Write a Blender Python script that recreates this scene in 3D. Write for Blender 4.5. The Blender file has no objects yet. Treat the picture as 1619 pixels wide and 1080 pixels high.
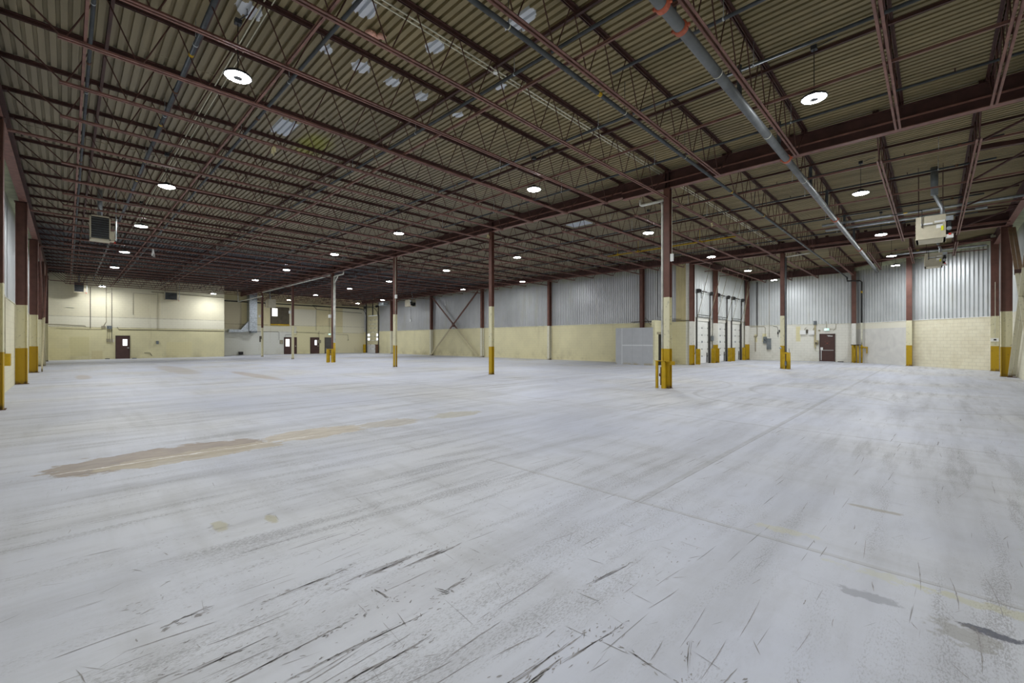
import bpy, math, random
from mathutils import Vector, Matrix
random.seed(7)
sc = bpy.context.scene
COL = sc.collection

# ---------------------------------------------------------------- camera, world, exposure
H_CAM = 1.55
F_PX = 685.0
YAW = math.atan((1476 - 809.5) / F_PX)
cam_d = bpy.data.cameras.new('camera')
cam_d.sensor_width = 36.0
cam_d.lens = F_PX / 1619 * 36.0
cam_d.clip_start = 0.05
cam_d.clip_end = 300
cam = bpy.data.objects.new('camera', cam_d)
COL.objects.link(cam)
cam.location = (0, 0, H_CAM)
cam.rotation_euler = (math.radians(90), 0, YAW)
sc.camera = cam
w = bpy.data.worlds.new('world')
sc.world = w
w.use_nodes = True
w.node_tree.nodes['Background'].inputs[0].default_value = (0.75, 0.85, 1, 1)
w.node_tree.nodes['Background'].inputs[1].default_value = 0.4
sc.view_settings.view_transform = 'Standard'
sc.view_settings.look = 'None'
sc.view_settings.gamma = 1
sc.view_settings.use_curve_mapping = False
sc.view_settings.exposure = 0.66
LAMP_STRENGTH = 330.0
LAMP_COL = (0.93, 0.96, 1.0, 1)

# ---------------------------------------------------------------- material helpers
def s2l(c):
    return tuple(((v / 255) / 12.92 if v / 255 <= 0.04045 else ((v / 255 + 0.055) / 1.055) ** 2.4) for v in c)

class NT:
    def __init__(self, name, rough=0.6, metal=0.0, spec=0.4):
        self.m = bpy.data.materials.new(name)
        self.m.use_nodes = True
        self.t = self.m.node_tree
        self.b = self.t.nodes['Principled BSDF']
        self.b.inputs['Roughness'].default_value = rough
        self.b.inputs['Metallic'].default_value = metal
        self.b.inputs['Specular IOR Level'].default_value = spec
        self._oc = None
    def n(self, typ, **kw):
        nd = self.t.nodes.new(typ)
        for k, v in kw.items():
            setattr(nd, k, v)
        return nd
    def link(self, a, b):
        self.t.links.new(a, b)
    def oc(self):
        if not self._oc:
            tc = self.n('ShaderNodeTexCoord')
            sp = self.n('ShaderNodeSeparateXYZ')
            self.link(tc.outputs['Object'], sp.inputs[0])
            self._oc = (tc.outputs['Object'], sp.outputs[0], sp.outputs[1], sp.outputs[2])
        return self._oc
    def val(self, sock, v):
        if isinstance(v, (int, float)):
            sock.default_value = v
        else:
            self.link(v, sock)
    def math(self, op, a, b=0.0, c=None, clamp=False):
        m = self.n('ShaderNodeMath', operation=op)
        m.use_clamp = clamp
        self.val(m.inputs[0], a)
        self.val(m.inputs[1], b)
        if c is not None:
            self.val(m.inputs[2], c)
        return m.outputs[0]
    def noise(self, scale, detail=3, rough=0.55, sx=1, sy=1, sz=1, off=0.0, rot=0.0, dist=0.0):
        o = self.oc()[0]
        mp = self.n('ShaderNodeMapping')
        mp.inputs['Scale'].default_value = (sx, sy, sz)
        mp.inputs['Location'].default_value = (off, off * 1.7, off * 0.3)
        if rot:
            mp0 = self.n('ShaderNodeMapping')
            mp0.inputs['Rotation'].default_value = (0, 0, rot)
            self.link(o, mp0.inputs[0])
            self.link(mp0.outputs[0], mp.inputs[0])
        else:
            self.link(o, mp.inputs[0])
        nz = self.n('ShaderNodeTexNoise')
        nz.inputs['Scale'].default_value = scale
        nz.inputs['Detail'].default_value = detail
        nz.inputs['Roughness'].default_value = rough
        nz.inputs['Distortion'].default_value = dist
        self.link(mp.outputs[0], nz.inputs['Vector'])
        return nz.outputs['Fac']
    def ramp(self, fac, a, b, va=0.0, vb=1.0):
        mr = self.n('ShaderNodeMapRange')
        mr.clamp = True
        self.val(mr.inputs[0], fac)
        mr.inputs[1].default_value = a
        mr.inputs[2].default_value = b
        mr.inputs[3].default_value = va
        mr.inputs[4].default_value = vb
        return mr.outputs[0]
    def mix(self, fac, a, b):
        mx = self.n('ShaderNodeMix', data_type='RGBA')
        self.val(mx.inputs[0], fac)
        for k, v in ((6, a), (7, b)):
            if isinstance(v, tuple):
                mx.inputs[k].default_value = (*s2l(v), 1)
            else:
                self.link(v, mx.inputs[k])
        return mx.outputs[2]
    def rect(self, ua, u0, u1, vb, v0, v1, soft=0.01):
        def band(s, lo, hi):
            return self.math('MULTIPLY', self.ramp(s, lo - soft, lo + soft), self.ramp(s, hi + soft, hi - soft))
        return self.math('MULTIPLY', band(ua, u0, u1), band(vb, v0, v1))
    def ell(self, cx, cy, rx, ry, nz, amp=0.35, soft=0.06, xs=None, ys=None):
        o = self.oc()
        xs = xs or o[1]
        ys = ys or o[2]
        dx = self.math('DIVIDE', self.math('SUBTRACT', xs, cx), rx)
        dy = self.math('DIVIDE', self.math('SUBTRACT', ys, cy), ry)
        d = self.math('SQRT', self.math('ADD', self.math('MULTIPLY', dx, dx), self.math('MULTIPLY', dy, dy)))
        d = self.math('ADD', d, self.math('MULTIPLY', self.math('SUBTRACT', nz, 0.5), amp * 4))
        return self.ramp(d, 1 + soft, 1 - soft)
    def out(self, col, bump=None, strength=0.3, dist=0.01):
        if isinstance(col, tuple):
            self.b.inputs['Base Color'].default_value = (*s2l(col), 1)
        else:
            self.link(col, self.b.inputs['Base Color'])
        if bump is not None:
            bp = self.n('ShaderNodeBump')
            bp.inputs['Strength'].default_value = strength
            bp.inputs['Distance'].default_value = dist
            self.link(bump, bp.inputs['Height'])
            self.link(bp.outputs[0], self.b.inputs['Normal'])
        return self.m

def simple(name, col, rough=0.6, metal=0.0, var=0.12, scale=3.0, spec=0.4):
    k = NT(name, rough, metal, spec)
    nz = k.noise(scale, 4)
    d = tuple(max(0, v * (1 - var)) for v in col)
    l = tuple(min(255, v * (1 + var)) for v in col)
    return k.out(k.mix(k.ramp(nz, 0.3, 0.7), d, l))

def emis(name, col, strength):
    k = NT(name)
    k.b.inputs['Base Color'].default_value = (0.8, 0.8, 0.8, 1)
    k.b.inputs['Emission Color'].default_value = col
    k.b.inputs['Emission Strength'].default_value = strength
    return k.m

BROWN = (104, 69, 58)
YEL_PAINT = (182, 148, 14)
CREAM = (218, 212, 178)
WHITE_P = (226, 224, 214)

M = {}
M['steel'] = simple('red_oxide_steel', BROWN, 0.55, 0, 0.12, 2.5)
M['steel_dark'] = simple('shaded_oxide_steel', (72, 46, 41), 0.6, 0, 0.15, 2.5)  # brown steel again, with the shade near the deck put into its colour
M['chord'] = simple('lit_oxide_steel', (124, 88, 78), 0.55, 0, 0.14, 5)  # same brown steel, paler and pinker to paint in light from below
M['rod'] = simple('joist_rod_primer', (84, 56, 49), 0.6, 0, 0.15, 5)
M['pipe_black'] = simple('black_iron_pipe', (70, 74, 78), 0.55, 0.0, 0.15, 4)
M['pipe_main'] = simple('grey_main_pipe', (104, 107, 108), 0.42, 0.15, 0.12, 3)
M['coupling'] = simple('orange_coupling', (168, 86, 60), 0.5)
M['yellow'] = simple('safety_yellow', YEL_PAINT, 0.5, 0, 0.1, 4)
M['galv'] = simple('galvanised_steel', (176, 182, 186), 0.38, 0.6, 0.12, 6)
M['conduit'] = simple('pale_conduit', (206, 204, 184), 0.5, 0.1)
M['cond_paint'] = simple('painted_conduit', (150, 142, 118), 0.6)
M['cond_dark'] = simple('dark_conduit', (84, 78, 66), 0.6)
M['white_pipe'] = simple('white_pvc', (214, 214, 204), 0.45)
M['box_grey'] = simple('grey_enclosure', (112, 118, 120), 0.5)
M['box_beige'] = simple('beige_cabinet', (190, 182, 158), 0.5, 0, 0.06)
M['box_white'] = simple('white_plastic', (232, 232, 228), 0.5, 0, 0.03)
M['black'] = simple('black_metal', (38, 36, 34), 0.5)
M['cable'] = simple('black_cable', (46, 44, 42), 0.6)
M['housing'] = simple('lamp_housing', (60, 62, 66), 0.45, 0.3)
M['lens'] = emis('lamp_lens', LAMP_COL, LAMP_STRENGTH)
M['hub'] = simple('lamp_hub', (110, 112, 116), 0.7)
M['door_brown'] = simple('brown_door_paint', (76, 52, 46), 0.45, 0, 0.06)
M['door_grey'] = simple('dark_grey_door', (86, 84, 80), 0.5, 0, 0.06)
M['door_frame'] = simple('dark_door_frame', (60, 42, 38), 0.5)
M['chrome'] = simple('brushed_chrome', (200, 200, 198), 0.3, 0.8)
M['day'] = emis('daylit_pane', (0.9, 0.95, 1, 1), 1.3)
M['day_warm'] = emis('lit_office_pane', (1, 0.98, 0.86, 1), 1.0)
M['green_sign'] = emis('green_sign_face', (0.08, 0.5, 0.32, 1), 0.5)
M['sign_white'] = emis('sign_white', (0.9, 1, 0.95, 1), 0.9)
M['tinted'] = simple('tinted_panel', (84, 76, 58), 0.3, 0, 0.1)
M['dock_door'] = simple('white_dock_door', (228, 228, 220), 0.5, 0, 0.04, 2)
M['dock_beige'] = simple('cream_dock_door', (222, 214, 176), 0.5, 0, 0.04, 2)
M['dock_low'] = simple('white_lower_panel', (232, 232, 230), 0.5, 0, 0.03, 2)
M['track'] = simple('dark_track', (66, 64, 62), 0.5, 0.3)
M['track_galv'] = simple('track_galv', (128, 130, 126), 0.45, 0.4)
M['soffit'] = simple('soffit_green', (168, 172, 142), 0.6)
M['sticker_yellow'] = simple('yellow_sticker', (224, 224, 30), 0.5, 0, 0.03)
M['red'] = simple('red_plastic', (205, 60, 40), 0.5, 0, 0.03)
M['rag'] = simple('pale_rag', (214, 204, 160), 0.8)
M['fluff'] = simple('pink_fluff', (224, 176, 160), 0.9)
M['rust'] = simple('rust', (92, 66, 50), 0.8)
M['brace_cream'] = simple('cream_steel', (176, 166, 132), 0.6)
M['wood'] = simple('timber', (104, 92, 66), 0.7)

# column paint: cream above yellow above floor, oxide on top
def colmat(name, z_cream, z_yellow, cream=CREAM, top=BROWN):
    k = NT(name, 0.52)
    o = k.oc()
    n = k.noise(3, 4)
    n2 = k.noise(9, 5)
    br = k.mix(k.ramp(n, 0.3, 0.7), tuple(v * 0.9 for v in top), tuple(v * 1.1 for v in top))
    cr = k.mix(k.ramp(n2, 0.58, 0.75), cream, tuple(v * 0.72 for v in cream))
    ye = k.mix(k.ramp(n2, 0.62, 0.72), YEL_PAINT, (150, 120, 30))
    c = k.mix(k.ramp(o[3], z_cream - 0.004, z_cream + 0.004), cr, br) if z_cream > 0 else br
    if z_yellow > 0:
        c = k.mix(k.ramp(o[3], z_yellow - 0.004, z_yellow + 0.004), ye, c)
    c = k.mix(k.math('MULTIPLY', k.ramp(o[3], 0.16, 0.02), k.ramp(n2, 0.4, 0.6)), c, (96, 74, 50))
    return k.out(c)
M['col_y'] = colmat('column_paint_yellow_base', 3.02, 1.31)
M['col_y2'] = colmat('column_paint_yellow_base_tall_cream', 3.2, 1.31)
M['col_wall_y'] = colmat('wall_column_paint_yellow', 2.88, 1.31)
M['col_white_y'] = colmat('wall_column_paint_white_yellow', 2.88, 1.31, WHITE_P)
M['col_c'] = colmat('column_paint_cream', 2.95, 0)
M['col_cw'] = colmat('wall_column_paint_cream', 2.88, 0, (214, 210, 190))
M['col_b'] = colmat('column_paint_brown', 0, 0)
M['brace_steel'] = colmat('brace_paint', 2.9, 0, (190, 180, 146))
M['brace_east'] = colmat('brace_paint_east', 4.25, 0, (206, 200, 172), (128, 104, 80))

# ---- block walls: brick joints + painted zones
def blockwall(name, base, upper=None, z_up=2.8, zones=(), axis='x', seam=(), stain=0.5, joint=0.5):
    """zones: (u0,u1,z0,z1,colour) in wall coordinates"""
    k = NT(name, 0.62, 0, 0.3)
    o = k.oc()
    u = k.math('ADD', o[1], o[2])
    cb = k.n('ShaderNodeCombineXYZ')
    k.link(u, cb.inputs[0]); k.link(o[3], cb.inputs[1])
    bt = k.n('ShaderNodeTexBrick')
    bt.inputs['Scale'].default_value = 1
    bt.inputs['Mortar Size'].default_value = 0.008
    bt.inputs['Mortar Smooth'].default_value = 0.3
    bt.inputs['Brick Width'].default_value = 0.4
    bt.inputs['Row Height'].default_value = 0.2
    k.link(cb.outputs[0], bt.inputs['Vector'])
    uu = o[1] if axis == 'x' else o[2]
    n1 = k.noise(0.7, 5, 0.6)
    n2 = k.noise(5, 4)
    c = k.mix(k.ramp(n1, 0.3, 0.7), base, tuple(v * 0.94 for v in base))
    if upper:
        cu = k.mix(k.ramp(n1, 0.3, 0.7), upper, tuple(v * 0.95 for v in upper))
        c = k.mix(k.ramp(o[3], z_up - 0.01, z_up + 0.01), c, cu)
    for (u0, u1, z0, z1, colr) in zones:
        c = k.mix(k.rect(uu, u0, u1, o[3], z0, z1), c, colr)
    for zz in seam:
        c = k.mix(k.math('MULTIPLY', k.rect(uu, -90, 90, o[3], zz - 0.02, zz + 0.02, 0.008), k.ramp(n2, 0.3, 0.6, 0.2, 0.7)), c, (120, 112, 84))
    dirt = k.math('MULTIPLY', k.ramp(o[3], 0.9, 0.0), k.ramp(n1, 0.48, 0.75, 0, stain))
    c = k.mix(dirt, c, (150, 138, 104))
    drips = k.noise(2.2, 4, 0.6, 1, 1, 0.12, 3.1)
    c = k.mix(k.ramp(drips, 0.62, 0.8, 0, 0.35), c, (160, 148, 112))
    c = k.mix(k.math('MULTIPLY', bt.outputs['Fac'], joint * 0.3), c, (120, 112, 84))
    return k.out(c, bt.outputs['Fac'], -0.5 * joint, 0.01)

YB = (226, 218, 174)
M['w_south'] = blockwall('block_wall_south', (226, 219, 188))
M['w_west'] = blockwall('block_wall_west', YB, (226, 219, 190), 2.78,
    zones=((-2, 11.4, 2.78, 3.68, (228, 223, 200)), (0.15, 1.35, 0.3, 1.95, (214, 206, 158)), (1.5, 2.2, 0, 0.75, (212, 201, 156)),
           (4.3, 6.2, 3.85, 5.95, (220, 212, 180)), (6.6, 8.6, 0.2, 1.5, (220, 211, 164)), (2.6, 2.95, 1.5, 1.75, (228, 224, 204)), (-1.3, 0.2, 0, 1.0, (220, 212, 166))),
    axis='y', seam=(3.69, 2.79))
M['w_west2'] = blockwall('block_wall_west_recess', (222, 218, 196), (226, 214, 170), 3.4,
    zones=((11, 20.6, 0, 2.75, (214, 214, 204)), (20.0, 29, 0, 3.55, YB), (19.6, 20.8, 0, 2.6, YB), (19.2, 22.4, 3.5, 5.6, (226, 220, 196)), (25.9, 29, 2.7, 6, (230, 224, 200)), (25, 29, 0, 2.7, (228, 220, 184)), (11.2, 14, 3, 6.3, (206, 196, 166))),
    axis='y', seam=(3.55, 2.7))
M['w_north'] = blockwall('block_wall_north', (225, 217, 176), stain=0.9)
M['w_office'] = blockwall('office_cream_block', (222, 216, 178))
M['w_far'] = blockwall('block_wall_far', (232, 230, 218), zones=((-7.9, -7.6, 1.55, 2.75, (222, 214, 170)), (-10.9, -10.7, 1.5, 2.15, (222, 214, 170)), (-10.3, -10.0, 1.5, 2.2, (222, 214, 170)), (-8.65, -8.55, 1.2, 1.6, (222, 214, 170))), joint=0.8)
def slantmat():
    k = NT('block_wall_slant', 0.6, 0, 0.3)
    o = k.oc()
    u = k.math('MULTIPLY', o[1], 1.425)
    cb = k.n('ShaderNodeCombineXYZ')
    k.link(u, cb.inputs[0]); k.link(o[3], cb.inputs[1])
    bt = k.n('ShaderNodeTexBrick')
    bt.inputs['Scale'].default_value = 1
    bt.inputs['Mortar Size'].default_value = 0.01
    bt.inputs['Brick Width'].default_value = 0.4
    bt.inputs['Row Height'].default_value = 0.2
    k.link(cb.outputs[0], bt.inputs['Vector'])
    n = k.noise(1.2, 4, 0.5, 1, 1, 1, 2, 0, 1.5)
    right = k.ramp(o[1], -1.02, -0.98)
    sheet = k.mix(k.ramp(n, 0.3, 0.7), (222, 220, 212), (206, 204, 198))
    blk = k.mix(k.ramp(n, 0.3, 0.7), (228, 222, 196), (216, 208, 180))
    blk = k.mix(k.math('MULTIPLY', bt.outputs['Fac'], 0.25), blk, (130, 122, 96))
    c = k.mix(right, sheet, blk)
    top = k.math('MULTIPLY', k.ramp(o[3], 2.45, 2.47), k.ramp(o[1], -0.98, -1.02))
    c = k.mix(top, c, (228, 224, 206))
    return k.out(c, k.math('MULTIPLY', bt.outputs['Fac'], right), -0.5, 0.01)
M['w_slant'] = slantmat()
M['w_east'] = blockwall('block_wall_east', (226, 222, 200))

def siding(name, col, stained=None, pitch=0.2):
    k = NT(name, 0.42, 0.35, 0.5)
    o = k.oc()
    n = k.noise(0.35, 4, 0.6, 1, 1, 1)
    n2 = k.noise(1.5, 5, 0.6, 1, 1, 0.25, 4)
    c = k.mix(k.ramp(n, 0.3, 0.7), tuple(v * 0.93 for v in col), tuple(min(255, v * 1.05) for v in col))
    c = k.mix(k.ramp(n2, 0.55, 0.8, 0, 0.5), c, stained or tuple(v * 0.8 for v in col))
    c = k.mix(k.math('MULTIPLY', k.ramp(o[3], 6.3, 6.7), k.ramp(n2, 0.2, 0.6, 0.3, 0.8)), c, (176, 178, 150))
    return k.out(c)
M['sd_blue'] = siding('galvanised_siding_blue', (190, 191, 192), (180, 176, 150))
M['sd_pale'] = siding('galvanised_siding_pale', (206, 209, 208), (190, 188, 168))
M['sd_white'] = siding('siding_white', (222, 225, 222))
M['sd_tan'] = simple('siding_tan', (196, 184, 140), 0.5, 0, .05, 1)

# ---- deck
def deckmat():
    k = NT('painted_steel_deck', 0.6, 0.15, 0.3)
    o = k.oc()
    n = k.noise(0.5, 5, 0.6)
    n2 = k.noise(1.2, 4, 0.6, 0.12, 3.5, 1, 2)
    c = k.mix(k.ramp(n2, 0.35, 0.65), (128, 117, 86), (156, 142, 108))
    c = k.mix(k.ramp(n, 0.45, 0.75, 0, 0.6), c, (116, 107, 84))
    # greyer towards the west bays, charcoal tone beyond
    c = k.mix(k.ramp(o[1], -7, -13, 0, 0.55), c, (142, 135, 122))
    ch = k.math('MULTIPLY', k.ramp(k.math('ADD', o[1], k.math('MULTIPLY', n, 3)), -27, -31), k.ramp(n, 0.2, 0.5, 0.75, 1))
    c = k.mix(ch, c, (74, 76, 82))
    nz = k.noise(2.6, 4, 0.6, 1, 1, 0, 5)
    for (x, y, rx, ry) in ((-8.5, 2.22, .22, .2), (-7.01, 3.55, .22, .2), (-8.54, 3.56, .15, .14), (-6.96, 4.99, .2, .16), (-8.57, 4.26, .2, .18), (-8.56, 5.01, .16, .15),
                           (-8.6, 5.79, .2, .16), (-5.31, 5.67, .32, .2), (-8.61, 6.89, .14, .1), (-6.99, 6.83, .15, .1)):
        c = k.mix(k.ell(x, y, rx, ry, nz, 0.4, 0.03), c, (214, 218, 224))
    c = k.mix(k.rect(o[1], -12.95, -12.0, o[2], 3.82, 4.32, 0.01), c, (200, 206, 214))
    c = k.mix(k.rect(o[1], -12.95, -11.8, o[2], 17.05, 17.75, 0.01), c, (200, 206, 214))
    c = k.mix(k.math('MULTIPLY', k.ell(-13.0, 5.0, 0.75, 0.4, nz, 0.3, 0.4), 0.7), c, (150, 150, 60))
    return k.out(c)
M['deck'] = deckmat()

# ---- floor
def floormat():
    k = NT('worn_painted_concrete', 0.55, 0, 0.28)
    o = k.oc()
    n0 = k.noise(0.22, 4, 0.55)
    n1 = k.noise(1.0, 5, 0.6, 2.2, 0.25, 1, 1)
    n2 = k.noise(1.0, 5, 0.65, 0.3, 2.4, 1, 8)
    near = k.ramp(k.math('ADD', o[2], k.math('MULTIPLY', o[1], -1.0)), 3, 26)
    c = k.mix(k.ramp(n0, 0.35, 0.65), (190, 193, 204), (200, 201, 204))
    c = k.mix(k.math('MULTIPLY', k.ramp(n0, 0.5, 0.7, 0, 0.45), near), c, (186, 180, 164))
    c = k.mix(k.ramp(n1, 0.46, 0.74, 0, 0.38), c, (152, 151, 152))
    c = k.mix(k.math('MULTIPLY', k.ramp(n2, 0.48, 0.74, 0, 0.38), k.ramp(n0, 0.4, 0.6, 0.25, 1)), c, (150, 148, 143))
    n3 = k.noise(1.0, 6, 0.7, 5, 1.6, 1, 31)
    c = k.mix(k.ramp(n3, 0.5, 0.74, 0, 0.25), c, (150, 148, 148))
    # scuffed-through paint: fine grains inside streaky fields
    streak = k.noise(1.0, 4, 0.6, 5.5, 0.5, 1, 21)
    grain = k.noise(60, 4, 0.75, 2.0, 0.6, 1, 3)
    field = k.math('MULTIPLY', k.ramp(streak, 0.42, 0.62), k.ramp(n0, 0.35, 0.58, 0.4, 1))
    g = k.math('MULTIPLY', k.ramp(k.math('ADD', grain, k.math('MULTIPLY', field, 0.14)), 0.59, 0.66), field)
    c = k.mix(k.math('MULTIPLY', g, 0.6), c, (128, 126, 126))
    # long thin scratches along the aisle and askew
    for i, (sx, sy, rot, th, a) in enumerate(((48, 1.1, 0.04, 0.715, 0.75), (70, 2.2, 0.45, 0.745, 0.65), (60, 2.6, -0.5, 0.75, 0.6), (2.0, 60, 0.1, 0.745, 0.5))):
        s = k.noise(1.0, 2, 0.5, sx, sy, 1, 11.3 * (i + 1), rot)
        c = k.mix(k.ramp(s, th, th + 0.03, 0, a), c, (112, 108, 106))
    # faint wheel arcs
    for (cx, cy, r) in ((-8.2, 15.5, 3.2), (-3.0, 14.0, 2.3), (-1.0, 16.5, 3.4)):
        dx = k.math('SUBTRACT', o[1], cx); dy = k.math('SUBTRACT', o[2], cy)
        d = k.math('SQRT', k.math('ADD', k.math('MULTIPLY', dx, dx), k.math('MULTIPLY', dy, dy)))
        d = k.math('ABSOLUTE', k.math('SUBTRACT', d, r))
        wdt = 0.09 if r > 1 else 0.02
        c = k.mix(k.math('MULTIPLY', k.ramp(d, wdt, wdt * 0.4), k.ramp(n0, 0.4, 0.6, 0.05, 0.32)), c, (120, 116, 110))
    # joints
    nj = k.noise(7, 3, 0.6)
    wob = k.math('MULTIPLY', k.math('SUBTRACT', nj, 0.5), 0.025)
    def line(axis, pos, half, gate=None, a=0.7, colr=(104, 98, 92)):
        nonlocal c
        d = k.math('ABSOLUTE', k.math('SUBTRACT', k.math('ADD', o[axis], wob), pos))
        m = k.math('MULTIPLY', k.ramp(d, half, half * 0.4), k.ramp(nj, 0.3, 0.55, 0.2, a))
        if gate is not None:
            m = k.math('MULTIPLY', m, gate)
        c = k.mix(m, c, colr)
    east = k.ramp(o[1], -4.4, -4.0)
    far = k.ramp(o[2], 3.6, 4.2)
    line(1, -2.02, 0.010, far, 0.5); line(1, -2.06, 0.05, far, 0.35, (140, 137, 130))
    line(2, 3.85, 0.007, east, 0.55); line(2, 3.87, 0.035, east, 0.3, (158, 154, 146))
    for p in (8.95, 13.95, 19, 24, 33):
        line(2, p, 0.02, None, 0.5)
    for p in (-10.6, -19.2, -27.8, -36.4, -45):
        line(1, p, 0.025, None, 0.45)
    # paint stripped to bare brown concrete (trench repair strip)
    nz = k.noise(3.2, 6, 0.7, 1.3, .8, 0, 9)
    nb = k.noise(5, 5, 0.65, 2, 0.6, 1, 4)
    for (cx, cy, rx, ry, c1, c2, a) in ((-7.5, 0.45, .5, .62, (140, 130, 122), (162, 150, 136), .95), (-7.55, 1.35, .47, .85, (142, 130, 120), (164, 150, 134), .95), (-7.2, 1.3, .3, 1.0, (166, 154, 134), (184, 174, 154), .85),
                                 (-7.5, 2.95, .42, .85, (172, 160, 142), (196, 186, 168), .9), (-7.4, 4.3, .36, .62, (164, 156, 144), (188, 182, 170), .85), (-7.3, 5.75, .3, .62, (168, 162, 144), (186, 182, 166), .8)):
        e = k.ell(cx, cy, rx, ry, nz, 0.42, 0.05)
        c = k.mix(k.math('MULTIPLY', e, a), c, k.mix(k.ramp(nb, 0.35, 0.65), c1, c2))
    crack = k.math('ABSOLUTE', k.math('SUBTRACT', k.math('ADD', o[1], k.math('MULTIPLY', nz, 0.25)), -7.2))
    c = k.mix(k.math('MULTIPLY', k.ramp(crack, 0.02, 0.008), k.ell(-7.4, 1.4, .45, 1.5, nz, 0.1)), c, (222, 218, 212))
    nzf = k.noise(11, 5, 0.65, 1, 1, 0, 2)
    # oil, rust and yellow-green spills
    for (cx, cy, rx, ry, colr, a, am) in ((0.22, 3.42, .1, .035, (74, 76, 88), .85, 1.2), (0.1, 3.3, .12, .1, (140, 136, 124), .5, 1.0), (0.3, 3.75, .3, .05, (188, 182, 110), .32, 1.1), (-0.25, 3.75, .22, .06, (196, 194, 140), .25, 1.1),
                                      (-0.28, 3.4, .14, .05, (132, 132, 140), .55, .9), (-0.9, 4.1, .2, .06, (198, 192, 140), .3, .9), (0.75, 4.9, .25, .15, (180, 172, 140), .3, .7), 
                                      (-4.3, 0.9, .12, .05, (176, 170, 140), .7, .4), (-4.15, 1.25, .1, .04, (176, 170, 140), .7, .4), (-0.4, 5.2, .2, .04, (150, 140, 120), .6, .4), (-22.5, 6.0, 3.5, .35, (168, 154, 138), .7, .3), (-30, 4.2, 5, .6, (170, 160, 146), .6, .3), (-26.5, 0.5, 1.6, .25, (170, 152, 128), .5, .4)):
        c = k.mix(k.math('MULTIPLY', k.ell(cx, cy, rx, ry, nz if rx > .6 else nzf, am, 0.2), a), c, colr)
    rg = k.ramp(n1, 0.35, 0.7, 0.5, 0.68)
    k.link(rg, k.b.inputs['Roughness'])
    return k.out(c, grain, 0.04, 0.005)
M['floor'] = floormat()
M['scuff'] = simple('bare_concrete_scuff', (146, 143, 142), 0.7, 0, 0.12, 30)
def partmat():
    k = NT('grey_drywall', 0.7)
    o = k.oc()
    n = k.noise(2.5, 4)
    c = k.mix(k.ramp(n, 0.3, 0.7), (184, 186, 188), (176, 178, 180))
    c = k.mix(k.rect(o[1], -15.20, -15.14, o[3], 0, 2.46), c, (206, 208, 208))
    c = k.mix(k.rect(o[1], -15.14, -12.9, o[3], 1.26, 1.34), c, (210, 212, 212))
    for x in (-14.4, -13.65):
        c = k.mix(k.rect(o[1], x - .01, x + .01, o[3], 0, 2.46), c, (166, 168, 170))
    sp = k.noise(6, 1, 0.5, 1, 1, 1.2, 7)
    c = k.mix(k.ramp(sp, 0.74, 0.78, 0, 0.6), c, (214, 214, 212))
    c = k.mix(k.math('MULTIPLY', k.ramp(o[3], 0.18, 0.05), k.ramp(n, 0.45, 0.6)), c, (168, 160, 136))
    return k.out(c)
M['drywall'] = partmat()

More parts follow.
